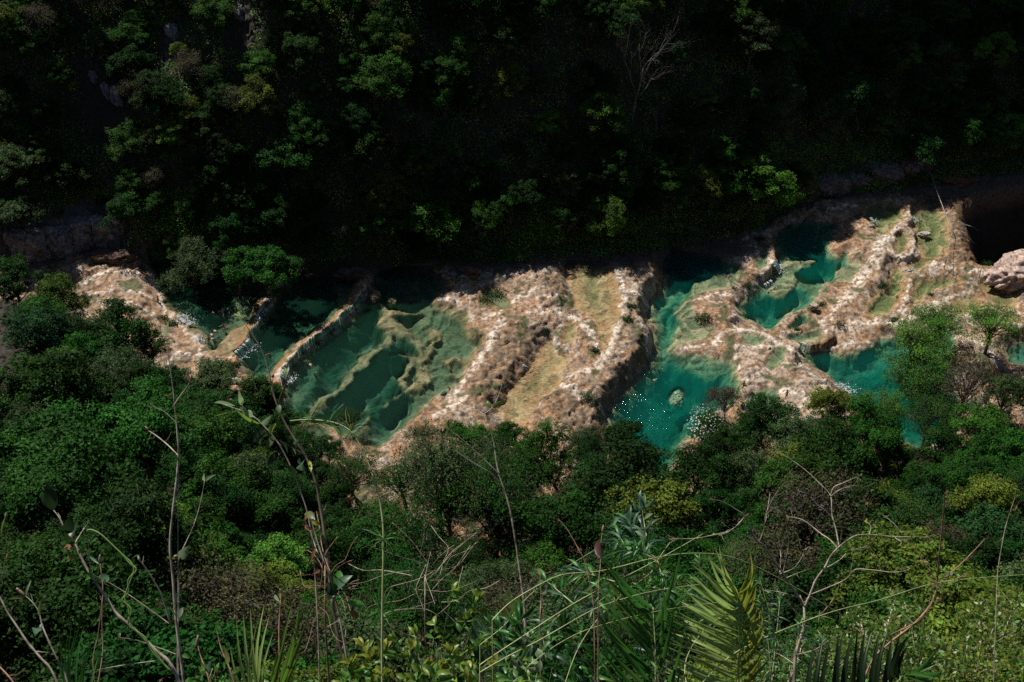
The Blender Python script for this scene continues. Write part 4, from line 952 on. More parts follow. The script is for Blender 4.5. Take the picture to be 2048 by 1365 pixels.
plant('sapling', 'long leaning brown stem whose budded tip crosses the first two pools', 'sapling',
 [([(715,1420),(690,1330),(672,1250),(662,1180),(655,1110),(648,1060),(640,1010),(630,960),(612,915),(590,880),(572,850),(558,820),(546,785),(538,745),(525,705),(508,675),(490,648),(478,632)], 13, 3.5),
  ([(556,815),(562,790),(572,765),(574,750)], 3, 2), ([(545,790),(545,765),(546,752)], 3, 2), ([(612,910),(590,900),(575,890),(560,880)], 3, 2)],
 [(478,632,467,629,4,'pale'),(482,634,478,623,5,'gold'),(574,758,571,735,9,'lime'),(570,760,577,733,6,'pale'),(556,828,548,818,12,'green'),(556,828,560,808,12,'pale'),(605,925,592,935,22,'blue'),(610,935,600,915,18,'blue'),(622,945,618,920,8,'gold'),(590,890,600,878,10,'blue'),(630,1040,610,1025,16,'olive'),(640,1050,622,1042,10,'gold')], 4.6, M_DARK, buds=[(546,756,545,747,7,'red')])
plant('sapling', 'short leafy shoot with pale narrow leaves to the left of the long leaning dark stem', 'sapling',
 [([(640,1420),(636,1250),(628,1120),(618,1040),(600,980),(575,920),(548,875),(520,845),(498,825),(480,808)], 6, 3), ([(520,842),(490,825),(455,812),(436,806)], 4, 2)],
 [(480,808,477,778,8,'pale'),(484,812,478,790,9,'green'),(470,812,428,803,7,'pale'),(462,822,430,830,6,'lime'),(505,835,480,812,14,'pale'),(505,832,488,820,10,'pale'),(520,848,470,815,8,'lime'),(525,850,545,828,12,'pale'),(540,868,552,845,12,'gold'),(545,872,530,900,14,'olive'),(550,880,575,905,12,'dark'),(540,870,520,890,16,'dark'),(530,860,505,885,16,'dark'),(560,905,535,930,16,'dark'),(575,930,590,960,14,'dark')], 4.8, M_STEM)
plant('sapling', 'second brown stem with reddish joints leaning beside the lower part of the long dark stem', 'sapling',
 [([(705,1420),(695,1330),(680,1240),(660,1160),(640,1100),(628,1060),(618,1025)], 9, 4), ([(650,1130),(635,1105),(628,1085),(620,1060)], 4, 2), ([(665,1195),(690,1180),(710,1172),(717,1170)], 4, 2), ([(648,1115),(660,1090),(655,1070),(650,1050)], 3, 2), ([(684,1300),(692,1260),(688,1210),(670,1180)], 3, 2), ([(664,1200),(668,1250),(675,1310),(682,1340)], 3, 2)],
 [(672,1180,705,1150,22,'blue'),(672,1178,680,1140,20,'deepg'),(674,1190,650,1165,26,'dark'),(680,1192,655,1200,20,'dark'),(690,1205,728,1208,14,'green'),(618,1030,610,1045,10,'dry'),(625,1062,610,1050,9,'dry'),(632,1095,615,1130,7,'dry'),(640,1140,625,1148,9,'dry'),(690,1160,694,1152,5,'red'),(700,1222,718,1235,14,'dry'),(690,1170,688,1190,8,'deepg')], 4.4, M_STEM)
# tangle of dry twigs behind
def twigs(label, cx_, cy_, rx, ry, n, d, mat, seed, name='dry_twigs'):
    rs = random.Random(seed); base = rooted([PD(cx_, cy_+ry, d)]); e = empty(name, base[0]); inv = Matrix.Translation(-base[0]); mb = MB()
    mb.tube([inv @ p for p in base]+[inv @ PD(cx_, cy_, d)], [.004, .004, .003, .002])
    for k in range(n):
        x = cx_+rs.uniform(-.3, .3)*rx; y = cy_+rs.uniform(-.2, 1)*ry; a = rs.uniform(-math.pi, 0) if rs.random() < .8 else rs.uniform(0, math.pi); pts = [(x, y)]
        for s in range(4): a += rs.gauss(0, .4); pts.append((pts[-1][0]+math.cos(a)*rx*.3, pts[-1][1]+math.sin(a)*ry*.3))
        mb.tube([inv @ p for p in curve_pts(pts, d*(1+rs.uniform(-.05, .05)), d*(1+rs.uniform(-.08, .08)), 3)], rs.uniform(.4, .85)*d/FPX, 4)
    mb.build('twig', mat, e); return tag(e, label, 'twigs')
twigs('tangle of thin dry twigs right of the arching cane, before the open trees', 850, 1150, 110, 90, 26, 5.2, M_STEM, 2)
twigs('knot of curly reddish twigs around the lower end of the long dark stem', 650, 1130, 60, 110, 18, 4.7, M_RED, 3)
# arching jointed cane with grassy whorls
def cane(label, pts, d0, d1, wpx, whorls, wl, group=None, root=True):
    P_ = curve_pts(pts, d0, d1); P_ = rooted(P_) if root else P_
    e = empty('cane_grass', P_[0]); inv = Matrix.Translation(-P_[0]); n = len(P_)
    MB().tube([inv @ p for p in P_], [max(wpx*.5*(1-.55*i/n), .6)*d0/FPX for i in range(n)], 6).build('stem', M_CANE, e)
    for (x, y, k) in whorls:
        c0 = inv @ PD(x, y, d0+(d1-d0)*.5); bl = []; L_ = wl*d0/FPX
        for i in range(k):
            dr = Vector((rng.gauss(0, 1), rng.gauss(0, 1), rng.gauss(.1, .7))).normalized()
            bl.append(blade(c0, c0+dr*L_*rng.uniform(.5, 1.1), 2.4*d0/FPX, facing(), .15, 3))
        link('whorl', blade_mesh('whorl', bl, TONE['olive' if rng.random() < .5 else 'deepg']), e)
    return tag(e, label, 'grass', group)
cane('tall pale green cane arching to the left with whorls of needle leaves', [(765,1400),(764,1300),(765,1200),(767,1080),(764,1030),(757,990),(750,972),(742,940),(722,895),(700,862),(665,845),(620,840),(580,842)], 4.0, 4.1, 5, [(620,840,14),(658,845,16),(700,862,14),(767,1078,22),(763,1222,20)], 60)
cane('thin cane starting at the bottom centre and arching far to the right over the palm', [(985,1240),(1020,1206),(1070,1175),(1125,1150),(1205,1142),(1310,1116),(1389,1107),(1468,1116),(1560,1158),(1700,1240)], 3.6, 4.2, 3, [(1315,1121,14),(1125,1150,8)], 42)
cane('thin straight cane rising to the upper right through the bamboo leaves', [(960,1330),(1020,1290),(1147,1208),(1231,1164),(1313,1121),(1405,1069)], 3.7, 4.0, 3, [(1147,1208,12),(1231,1164,8)], 40)
cane('lowest of the thin canes, curving gently to the right in front of the dark palm', [(960,1345),(1020,1311),(1086,1277),(1178,1224),(1231,1203),(1310,1182),(1402,1169)], 3.5, 3.9, 3, [(1231,1203,9),(1086,1277,12),(1371,1187,10)], 36)
for i, (ps, lab) in enumerate([([(1000,1400),(1060,1330),(1150,1270),(1260,1235),(1360,1215),(1440,1205)],'thin cane below the others, sagging right across the dark palm'),([(1380,1400),(1370,1330),(1400,1270),(1450,1230),(1500,1205)],'short cane bending right behind the tip of the light palm'),([(1120,1400),(1160,1290),(1230,1200),(1297,1150),(1315,1121),(1340,1085)],'steep cane passing the bamboo joint'),([(960,1290),(1010,1250),(1050,1200),(1110,1150),(1190,1100)],'thin cane rising beside the slender pale stem at the centre')]):
    cane(lab, ps, 3.6+.2*i, 4.0+.2*i, 2.2, [(*ps[3], 7)], 34)
cane('long thin cane running almost level across the leafless shrub to the right edge', [(1400,1370),(1480,1300),(1640,1232),(1760,1200),(1880,1165),(2048,1150),(2100,1150)], 3.9, 4.4, 2.6, [(1875,1170,10),(1640,1232,8)], 36)
plant('sapling', 'slender pale stem rising at bottom centre and forking before the brown rock mass', 'sapling',
 [([(1055,1400),(1050,1230),(1042,1160),(1032,1090),(1022,1030),(1012,990),(1000,955),(993,925),(988,890),(978,850),(968,829)], 9, 3),
  ([(968,829),(945,817),(915,800),(895,780)], 4, 2), ([(968,829),(985,815),(998,790),(1004,768)], 4, 2), ([(1012,985),(985,950),(950,928),(915,905),(880,875),(850,862)], 4, 2), ([(1000,950),(960,912),(925,880),(893,856)], 4, 2), ([(1042,1150),(1015,1130),(1004,1110)], 3, 2)],
 [(895,785,880,790,10,'pale'),(897,783,893,775,6,'dry'),(985,815,1010,798,10,'lime'),(978,815,975,802,9,'green'),(1004,772,1008,762,4,'pale'),(850,862,835,850,6,'dry'),(893,856,880,868,6,'dark'),(893,856,898,838,8,'lime'),(853,860,857,845,8,'lime'),(1004,1112,1000,1100,5,'dry')], 4.5, M_STEM)
plant('sapling', 'straight brown cane standing upright above the left palm leaves', 'sapling', [([(558,1420),(559,1330),(558,1260),(561,1200)], 6, 5)], [(560,1205,550,1188,7,'pale'),(561,1200,561,1185,4,'dry')], 3.9, M_RED)
plant('sapling', 'short stem with a pale closed bud beside the left palm leaves', 'sapling', [([(430,1410),(415,1350),(402,1315),(395,1290)], 6, 4), ([(400,1305),(388,1298),(376,1298)], 3, 2)], [(415,1345,425,1315,12,'blue'),(412,1340,402,1320,9,'olive')], 3.9, M_RED, buds=[(394,1293,396,1270,7,'pale')])
plant('sapling', 'short reddish stem with small knobbly buds left of the left palm leaves', 'sapling', [([(480,1410),(462,1345),(448,1312),(440,1290),(434,1262)], 6, 4), ([(438,1285),(446,1275)], 3, 2)], [(455,1330,448,1290,10,'olive'),(465,1350,480,1340,9,'lime')], 3.9, M_RED)
plant('sapling', 'brown shoot with an orange tip left of the hanging dark red leaf', 'sapling', [([(1190,1420),(1188,1230),(1180,1170),(1170,1125),(1155,1095),(1135,1060),(1118,1040)], 5, 3)], [(1118,1042,1113,1036,6,'dry'),(1170,1125,1180,1110,8,'olive')], 3.8, M_RED)
plant('sapling', 'upright twig holding a single dark red folded leaf', 'sapling', [([(1196,1420),(1197,1190),(1201,1130),(1202,1085),(1206,1060)], 4, 3), ([(1200,1112),(1188,1130),(1180,1150)], 2, 1.5)], [(1201,1118,1199,1076,16,'red')], 3.7, M_RED, buds=[(1205,1066,1207,1050,5,'red')])
plant('sapling', 'thin brown stem crossed by grass at the lower centre', 'sapling', [([(1082,1420),(1080,1250),(1082,1200),(1080,1150)], 4, 3), ([(1230,1400),(1170,1320),(1110,1230),(1085,1195)], 3, 2)], [(1080,1152,1078,1142,5,'dry'),(1080,1185,1065,1175,8,'pale'),(1082,1188,1095,1180,8,'pale')], 3.8, M_RED)
plant('leafless_shrub', 'pale leafless shrub with many forking branches right of the light palm', 'shrub',
 [([(1590,1420),(1589,1340),(1594,1300),(1606,1262),(1609,1235),(1607,1210),(1600,1192)], 13, 9),
  ([(1607,1212),(1595,1190),(1574,1160),(1558,1135),(1540,1110),(1528,1092),(1512,1080),(1500,1055),(1489,1032),(1470,1018),(1445,1003),(1428,1000)], 8, 2.5),
  ([(1520,1088),(1508,1080),(1480,1068),(1460,1060),(1440,1072)], 3.5, 2), ([(1460,1063),(1420,1072),(1385,1078),(1345,1077)], 3.5, 2.5), ([(1489,1034),(1475,1050),(1455,1065),(1440,1070)], 3.5, 2.5),
  ([(1600,1235),(1580,1210),(1560,1188),(1545,1170)], 6, 3), ([(1518,1085),(1528,1060),(1532,1030),(1545,1000),(1560,975)], 4, 2.5), ([(1528,1060),(1535,1020),(1540,985)], 3, 2),
  ([(1609,1215),(1620,1190),(1632,1160),(1650,1135),(1660,1115),(1672,1100),(1690,1085),(1712,1072),(1740,1070),(1790,1074),(1830,1074),(1862,1076)], 9, 3),
  ([(1675,1097),(1660,1080),(1645,1070),(1630,1058),(1605,1040),(1580,1034)], 5, 2.5), ([(1678,1092),(1672,1060),(1664,1030),(1661,992),(1640,968),(1610,940),(1575,915),(1550,903)], 5, 2), ([(1661,994),(1668,975),(1690,965),(1718,952)], 4, 2.5), ([(1661,994),(1680,980),(1712,972),(1742,984)], 4, 2.5),
  ([(1668,1045),(1655,1025),(1635,1010),(1622,995)], 3, 2), ([(1680,1090),(1683,1060),(1675,1040)], 3.5, 2.5), ([(1712,1072),(1722,1060),(1728,1040),(1730,1010)], 3.5, 2), ([(1738,1070),(1742,1055),(1736,1045)], 3.5, 2), ([(1740,1070),(1740,1085),(1728,1095),(1700,1100)], 3, 2), ([(1655,1135),(1680,1120),(1700,1102),(1730,1100)], 4, 2),
  ([(1565,1150),(1572,1120),(1578,1080),(1572,1045),(1566,1020)], 4, 2), ([(1560,1148),(1590,1135),(1612,1100),(1618,1093)], 4, 2), ([(1564,1160),(1600,1145),(1620,1138)], 3, 2), ([(1560,1155),(1550,1120),(1535,1100)], 3, 2), ([(1560,1145),(1562,1115),(1560,1100)], 4, 2),
  ([(1620,1190),(1650,1178),(1690,1160),(1710,1140),(1740,1140),(1790,1145),(1820,1138),(1838,1122)], 4, 2), ([(1700,1150),(1708,1110)], 2.5, 2), ([(1595,1195),(1560,1185),(1530,1180)], 4, 2), ([(1602,1218),(1570,1200)], 3, 2),
  ([(1590,1330),(1560,1310),(1530,1300)], 4, 2), ([(1592,1310),(1630,1300),(1660,1280),(1680,1270)], 4, 2), ([(1605,1240),(1640,1230),(1672,1190),(1678,1165)], 4, 2), ([(1790,1076),(1803,1085),(1797,1092)], 3, 2), ([(1805,1068),(1785,1045),(1765,1030)], 3, 2)],
 [(1428,1000,1418,998,6,'dry'),(1345,1077,1338,1076,5,'dry'),(1489,1032,1498,1026,5,'dry'),(1440,1072,1430,1068,8,'olive'),(1430,1068,1424,1072,7,'gold'),(1718,952,1724,948,7,'pale'),(1718,953,1708,948,7,'olive'),(1668,952,1662,948,6,'olive'),(1742,984,1748,980,5,'olive'),(1730,1010,1736,1004,6,'dry'),(1620,1094,1625,1088,6,'red'),(1562,1102,1556,1095,7,'red'),(1618,1136,1626,1128,8,'red'),(1736,1048,1736,1038,7,'gold'),(1765,1030,1754,1028,7,'olive'),(1700,1100,1690,1104,8,'olive'),(1735,1102,1745,1104,7,'olive'),(1550,903,1545,898,6,'olive'),(1604,972,1598,966,6,'olive'),(1580,1034,1572,1028,8,'olive')], 4.8, M_STEM)
plant('sapling', 'reddish stem bending right then spreading four bare shoots at the lower right', 'sapling',
 [([(1700,1440),(1740,1330),(1775,1290),(1820,1255),(1850,1225),(1868,1195),(1874,1165)], 8, 6), ([(1874,1165),(1878,1120),(1884,1060),(1888,1010),(1889,985)], 6, 4), ([(1872,1160),(1850,1130),(1830,1100),(1812,1080)], 5, 3), ([(1890,1155),(1920,1130),(1950,1100),(1970,1078)], 5, 3), ([(1874,1162),(1900,1162),(1918,1156),(1930,1150)], 5, 3), ([(1876,1135),(1872,1110),(1868,1095)], 3, 2), ([(1874,1145),(1855,1120),(1835,1095)], 3, 1.5), ([(1780,1270),(1840,1240),(1868,1200)], 4, 3), ([(1890,1155),(1908,1145),(1885,1160)], 3, 2), ([(1840,1122),(1858,1125)], 3, 2)],
 [(1889,990,1892,978,6,'dry'),(1889,1014,1896,1012,6,'red'),(1970,1080,1975,1073,7,'red'),(1928,1152,1936,1146,9,'dry'),(1872,1170,1862,1160,14,'dry'),(1870,1172,1866,1178,16,'dry'),(1872,1205,1890,1194,10,'dry'),(1810,1085,1808,1078,5,'olive'),(1905,1150,1882,1138,8,'pale'),(1870,1165,1885,1172,6,'green')], 4.3, M_RED)
plant('sapling', 'very thin pale vine-like stem hanging at the right edge below the bleached tree', 'vine', [([(1985,1440),(1992,1230),(1994,1180),(1996,1140),(2004,1090),(2011,1055),(2020,1025),(2030,995)], 3.5, 2.5), ([(2020,1025),(2035,1010),(2040,1000)], 2, 1.5)], [], 6.0, M_STEM)

# ---- palms: rachis plus one mesh per leaflet
def palm(label, rach, tips, d, wpx, tone, tone2=None, droop=.03, name='palm_frond', jit=.06, group=None):
    """rach: pixels of the midrib; tips: (t along it, tip x, tip y, second tone?)"""
    P_ = curve_pts(rach, d, d*1.03); full = rooted(P_); e = empty(name, full[0]); inv = Matrix.Translation(-full[0]); n = len(full)
    MB().tube([inv @ p for p in full], [max(7*(1-i/n), 1.5)*.5*d/FPX for i in range(n)], 6).build('midrib', M_CANE, e)
    for t, x, y, s in tips:
        f = t*(len(P_)-1); i = min(int(f), len(P_)-2); b0 = inv @ P_[i].lerp(P_[i+1], f-i)
        dd = d*(1+rng.uniform(-jit, jit)*.6); tp = inv @ PD(x, y, dd)
        bl = blade(b0, tp, wpx*d/FPX*rng.uniform(.85, 1.15), (facing(.25)+Vector((.5*(1 if s else -1), 0, .3))).normalized(), droop, 6, .35, belly=.35)
        link('leaflet', blade_mesh('leaflet', [bl], TONE[(tone2 or tone) if s else tone]), e)
    return tag(e, label, 'palm', group)
tips = []
for k in range(42):
    t = k/41; bx = 1476; by = 1420-(t*.93)*250
    tips.append((t*.97, bx-(150-52*t-60*t**6)*rng.uniform(.93, 1.06), by-(75+22*t)*rng.uniform(.9, 1.1), False))
for k in range(30):
    t = k/29; by = 1420-(t*.93)*255
    tips.append((t*.97, 1478+(62-34*t)*rng.uniform(.6, 1.25), by-(60+10*t)*rng.uniform(.85, 1.2), True))
palm('large sunlit pale green palm frond standing upright at the bottom right of centre', [(1474,1430),(1477,1340),(1479,1280),(1477,1225),(1473,1185)], tips, 4.0, 8.5, 'palm', 'gold', group=None)  # sunlit side and light-through side painted as two leaf tones
tips = []
for k in range(22):
    t = k/21; by = 1440-(t*.95)*240
    tips.append((t*.97, 1312-(150-40*t)*rng.uniform(.9, 1.08)*(.75+.25*t), by-(150-20*t)*rng.uniform(.9, 1.08)*(.8), False))
for k in range(8):
    t = k/7; tips.append((t*.95, 1312+rng.uniform(5, 60), 1440-(t*.95)*240-rng.uniform(90, 150), True))
palm('deep green glossy palm frond left of the sunlit pale frond', [(1316,1450),(1312,1370),(1310,1290),(1306,1215)], tips, 3.8, 10, 'deepg', 'deepg')
tips = [(.05+.9*k/14, 1640+k*13.2+rng.uniform(-3, 3)+(k-8)*.8, 1268-10*math.sin(k/14*3.1)+rng.uniform(-8, 8), False) for k in range(15)]
tips += [(.97, 1875+rng.uniform(-4, 8), 1292+k*16, True) for k in range(6)] + [(.9, 1815, 1290, False)]
palm('dark backlit palm frond like a comb along the bottom right edge', [(1610,1480),(1680,1440),(1745,1405),(1812,1348)], tips, 3.2, 12, 'dark', 'deepg')  # comb leaflets toned near black for the backlit look
tips = [(.4, x, y, s) for x, y, s in ((472,1232,0),(486,1225,0),(500,1212,0),(515,1236,0),(528,1205,0),(538,1228,0),(546,1262,0),(585,1198,1),(600,1185,1),(612,1182,1),(626,1200,1),(596,1240,1),(604,1290,1),(460,1290,0),(452,1320,0),(575,1250,1),(568,1285,1))]
palm('fan of narrow pale palm leaflets at the bottom left of centre', [(530,1500),(525,1430),(530,1360)], tips, 4.0, 9, 'palm', 'lime')
tips = [(.4, x, y, 0) for x, y in ((118,1252),(134,1262),(142,1240),(150,1256),(158,1242),(166,1250),(174,1290),(186,1262),(128,1320),(140,1330),(196,1310))]
palm('fan of dark green narrow palm leaflets in the lower left beside the thin brown stem', [(178,1500),(172,1450),(168,1390)], tips, 3.7, 7, 'deepg', 'green')
tips = [(.1+.85*k/17, 912+k*5+rng.uniform(-4, 4), 1190+k*5.5+rng.uniform(-8, 8), False) for k in range(18)] + [(.8, 985+k*7, 1165+rng.uniform(0, 20), True) for k in range(9)]
palm('shaded grey-green palm frond drooping behind the leafy shrub at the bottom centre', [(1080,1480),(1060,1400),(1040,1330),(1010,1260)], tips, 4.9, 8, 'blue', 'olive')

# ---- bamboo-like leaves and leafy shrubs
def leafy(name, label, cat, stems, d, leaf_px, w_px, tones, per, seed, mat=M_VINE, droop=.15, tl=None, spread=1.0):
    """stems: list of pixel runs; leaves set alternately along their upper parts"""
    rs = random.Random(seed); full = rooted(curve_pts(stems[0], d, d)); e = empty(name, full[0]); inv = Matrix.Translation(-full[0]); runs = []; bl = {t: [] for t in tones}
    for i, st in enumerate(stems):
        d1 = d*(1+rs.uniform(-.05, .05)); P_ = curve_pts(st, d, d1)
        runs.append(([inv @ p for p in (rooted(P_) if i == 0 else P_)], 2.2*d/FPX, 1.0*d/FPX))
        n = len(P_); L_ = leaf_px*d/FPX
        for k in range(int(per*n/6)):
            f = (rs.uniform(.2, 1))*(n-1); j = min(int(f), n-2); b0 = P_[j].lerp(P_[j+1], f-j); T_ = (P_[j+1]-P_[j]).normalized()
            sd = Vector((rs.gauss(0, 1), rs.gauss(0, 1), rs.gauss(0, .6))).normalized(); dr = (T_*rs.uniform(.3, .9)+sd*spread).normalized()
            t = rs.choice(tones); bl[t].append(blade(inv @ b0, inv @ (b0+dr*L_*rs.uniform(.65, 1.15)), w_px*d/FPX, facing(.6), droop, 4, .22))
        f = P_[-1]; T_ = (P_[-1]-P_[-2]).normalized()
        for q_ in range(4): bl[tones[0]].append(blade(inv @ f, inv @ (f+(T_+Vector((rs.gauss(0, .45), rs.gauss(0, .45), rs.gauss(0, .45)))).normalized()*L_*.85), w_px*d/FPX, facing(.6), droop*.5, 4, .22))
    stem_mesh(runs, mat, 'stem', e)
    allb = [b for t in tones for b in bl[t]]; me = blade_mesh('foliage', allb, (1, 1, 1))
    a = me.attributes['tone']; arr = np.ones((len(me.vertices), 4)); i = 0
    for t in tones:
        for v, f in bl[t]: arr[i:i+len(v), :3] = np.array(TONE[t])*rs.uniform(.7, 1.3); i += len(v)
    a.data.foreach_set('color', np.clip(arr, 0, 1).astype(np.float32).ravel()); link('foliage', me, e)
    return tag(e, label, cat)
def run(x0, y0, x1, y1, bend=0): return [(x0, y0), ((x0+x1)/2+bend, (y0+y1)/2), (x1, y1)]
leafy('leafy_shrub', 'glossy bright green shrub at the bottom centre, right of the tall arching cane', 'shrub', [run(880,1440,905,1185,-12), run(880,1400,960,1195,10), run(860,1440,830,1270), run(890,1440,790,1285), run(900,1440,960,1290), run(900,1400,1000,1260), run(890,1400,930,1240), run(850,1440,870,1250), run(960,1440,1020,1330)], 4.6, 30, 10, ['lime','green','green','deepg','deepg'], 13, 4)
leafy('leafy_shrub', 'yellow-green leafy shrub hugging the bottom edge below the glossy green shrub', 'shrub', [run(760,1440,725,1295), run(770,1440,770,1300), run(790,1440,850,1330), run(800,1440,820,1300), run(760,1450,700,1330), run(820,1450,880,1330), run(740,1450,745,1320), run(680,1450,700,1345), run(1000,1460,990,1330), run(930,1460,900,1310), run(900,1450,940,1340)], 4.0, 34, 12, ['yellow','lime','green','deepg'], 13, 5)
leafy('leafy_shrub', 'dark lance-leaved plant filling the bottom between the glossy shrub and the dark palm', 'shrub', [run(1050,1460,1000,1260), run(1060,1460,1040,1240), run(1080,1460,1120,1260), run(1100,1460,1160,1280), run(1130,1460,1200,1330), run(1060,1460,1090,1300)], 4.2, 60, 9, ['deepg','green','deepg','blue'], 17, 6, droop=.35)
leafy('leafy_shrub', 'pale rounded leaves on a low plant at the bottom beside the dark palm', 'shrub', [run(1050,1460,1055,1290), run(1060,1460,1040,1330), run(1050,1460,1080,1320)], 3.6, 30, 14, ['pale','lime','green'], 8, 7)
leafy('bamboo', 'drooping blue-green bamboo leaves around the joint of the thin canes', 'bamboo', [run(1345,1440,1290,1060,-20), run(1300,1150,1260,1050,0), run(1300,1130,1240,1075,-10), run(1315,1121,1330,1180,0), run(1231,1164,1150,1140,0), run(1240,1170,1190,1210,0), run(1320,1130,1390,1190,0), run(1147,1208,1090,1160,0), run(1120,1230,1060,1290)], 4.1, 52, 6.5, ['blue','green','deepg'], 12, 8, M_CANE, droop=.4)
leafy('bamboo', 'small tuft of pale pointed bamboo leaves hanging in front of the shaded water gap', 'bamboo', [run(1330,1440,1285,1020,-10), run(1300,1110,1282,1012,0), run(1295,1080,1240,1035,0)], 4.3, 46, 8, ['blue','pale'], 4, 9, M_CANE, droop=.3)
leafy('bamboo', 'fine grassy bamboo tangle between the light palm and the leafless shrub', 'bamboo', [run(1540,1460,1520,1180,10), run(1550,1460,1500,1250), run(1540,1400,1560,1200), run(1560,1460,1600,1250), run(1530,1460,1545,1300), run(1580,1460,1640,1290), run(1560,1300,1520,1160), run(1420,1300,1400,1120)], 4.9, 26, 3.2, ['green','blue','olive'], 26, 10, M_CANE, droop=.2)
leafy('climbing_plant', 'small green leaves climbing on the lower right stems above the dark palm comb', 'plant', [run(1850,1240,1800,1120,6), run(1830,1250,1750,1180,0), run(1900,1200,1925,1140,0)], 4.6, 16, 5, ['green','deepg'], 6, 12)
def dense(name, label, blobs, d, leaf_px, tones, seed, n):
    """rounded small-leaved shrub: leaves spread through overlapping clumps, on twigs"""
    rs = np.random.RandomState(seed); c0 = PD(blobs[0][0], blobs[0][1], d); g = Vector((c0.x, max(c0.y*.95, .5), TZ(c0.x, max(c0.y*.95, .5)))); e = empty(name, g)
    px = d/FPX; B = np.array([list(PD(x, y, d*k)-g) for x, y, r, k in blobs]); Rr = np.array([r*px for x, y, r, k in blobs])
    k = rs.choice(len(B), n, p=Rr**2/(Rr**2).sum()); dd = unit(rs.normal(size=(n, 3)))
    pos = B[k] + dd*(rs.uniform(0, 1, (n, 1))**.45)*Rr[k][:, None]
    nrm = unit(rs.normal(size=(n, 3))*.8 + np.array([0, -.2, .6]))
    T_ = np.array([TONE[t] for t in tones])[rs.randint(len(tones), size=n)]*rs.uniform(.6, 1.35, (n, 1))
    link('foliage', quads('foliage', leaf_faces(rs, pos, nrm, leaf_px*px, .5), T_, M_LEAFN), e)
    mb = MB(); mb.tube([(0, 0, -.1), tuple(B[0]*.5), tuple(B[0])], [.02, .015, .006])
    for i in range(len(B)):
        mb.tube([tuple(B[0]*.5), tuple((B[0]+B[i])*.5-np.array([0, 0, .1])), tuple(B[i])], [.012, .008, .004], 5)
        for q_ in range(7):
            v = unit(rs.normal(size=3))*Rr[i]*.95; mb.tube([tuple(B[i]), tuple(B[i]+v*.5+rs.normal(size=3)*Rr[i]*.1), tuple(B[i]+v)], [.004, .003, .0015], 4)
    mb.build('stem', M_STEM, e); return tag(e, label, 'shrub')
dense('small_leaved_shrub', 'dense small-leaved olive-green shrub filling the bottom right corner', [(1980,1310,75,1),(2040,1270,70,1.03),(1930,1360,70,.97),(2060,1370,80,.95),(1890,1310,52,1.04),(1960,1240,50,1.06),(2030,1215,42,1.08)], 6.5, 11, ['yellow','lime','olive','olive','deepg'], 3, 5200)
dense('small_leaved_shrub', 'small-leaved green shrub behind the dark palm comb, left of the corner shrub', [(1760,1290,60,1),(1700,1320,55,1),(1820,1240,48,1.04),(1850,1310,55,1),(1720,1240,40,1.06),(1660,1290,42,1.05),(1780,1370,70,.97),(1790,1200,30,1.08)], 6.8, 10, ['lime','olive','olive','deepg','green'], 4, 4600)
dense('small_leaved_shrub', 'loose dark green small-leaved shrub below the leafless shrub', [(1560,1370,60,1),(1640,1370,50,1),(1500,1400,60,1),(1600,1310,36,1.04)], 6.2, 11, ['deepg','green','deepg','olive'], 5, 1900)
dense('small_leaved_shrub', 'dark shrub at the very bottom left behind the fan of pale leaflets', [(430,1400,70,1),(350,1420,60,1),(520,1400,60,1),(600,1410,60,1),(680,1400,50,1)], 6.6, 14, ['deepg','dark','green'], 6, 2200)

# ------------------------------------------------------------------ rocks, falls, people and the cable on the river
def rock(px, py, z, rx, ry, h, seed, label, tone, name='boulder', turn=0.0, sink=.35, flat=1.0):
    x, y = at(px, py, z); bm_v = []; rs = np.random.RandomState(seed)
    import bmesh
    bm = bmesh.new(); bmesh.ops.create_icosphere(bm, subdivisions=5, radius=1.0)
    from mathutils import noise as N_
    co = np.array([v.co for v in bm.verts]); o_ = Vector((seed*3.7, seed*1.3, 0))
    s = np.array([1 + .38*N_.noise(v.co*1.2+o_) + .30*(abs(N_.noise(v.co*2.6+o_))-.25) + .16*N_.noise(v.co*5.5+o_) + .09*abs(N_.noise(v.co*12+o_)) - .10*max(0, N_.noise(v.co*7+o_*2)) for v in bm.verts])
    co = co*s[:, None]; co[:, 2] = np.where(co[:, 2] > .6*flat, .6*flat+(co[:, 2]-.6*flat)*.45, co[:, 2])
    co *= np.array([rx, ry, h])
    for v, c_ in zip(bm.verts, co): v.co = c_
    me = bpy.data.meshes.new(name); bm.to_mesh(me); bm.free(); me.materials.append(M_ROCK); me.polygons.foreach_set('use_smooth', [True]*len(me.polygons))
    n = len(me.vertices); a = me.attributes.new('tone', 'FLOAT_COLOR', 'POINT'); k = .7+.6*fbm(co[:,0]*1.0, co[:,1]+co[:,2], .9, 3, seed)
    t = np.ones((n, 4)); t[:, :3] = np.array(tone)*np.clip(k, .35, 1.5)[:, None]; a.data.foreach_set('color', t.astype(np.float32).ravel())
    o = link(name, me); o.location = (x, y, z+h*(1-sink)*.3); o.rotation_euler = (0, 0, turn); return tag(o, label, 'rock')
rock(1353,797,2.6,1.05,1.95,.8,3,'long pale boulder lying under the turquoise water, alone in the deep pool',(.60,.56,.34), turn=-.35, sink=3.0)
rock(751,598,6.2,.75,1.2,.9,5,'rounded tan boulder in the green pool beside the upper end of the long dam',(.48,.30,.15))
rock(785,607,6.0,.7,.9,.6,8,'low olive rock just under the water right of the rounded tan boulder',(.36,.32,.14))
rock(1848,470,1.75,.95,.5,.5,7,'flat white rock standing in the shallow olive pool near the cable',(.70,.62,.55))
rock(1743,455,2.6,.55,.45,.5,17,'small pale stone at the dark left edge of the small orange pool',(.5,.46,.38))
rock(1628,615,2.5,.7,.5,.6,19,'small whitish stone beside the round turquoise pool',(.6,.5,.4))
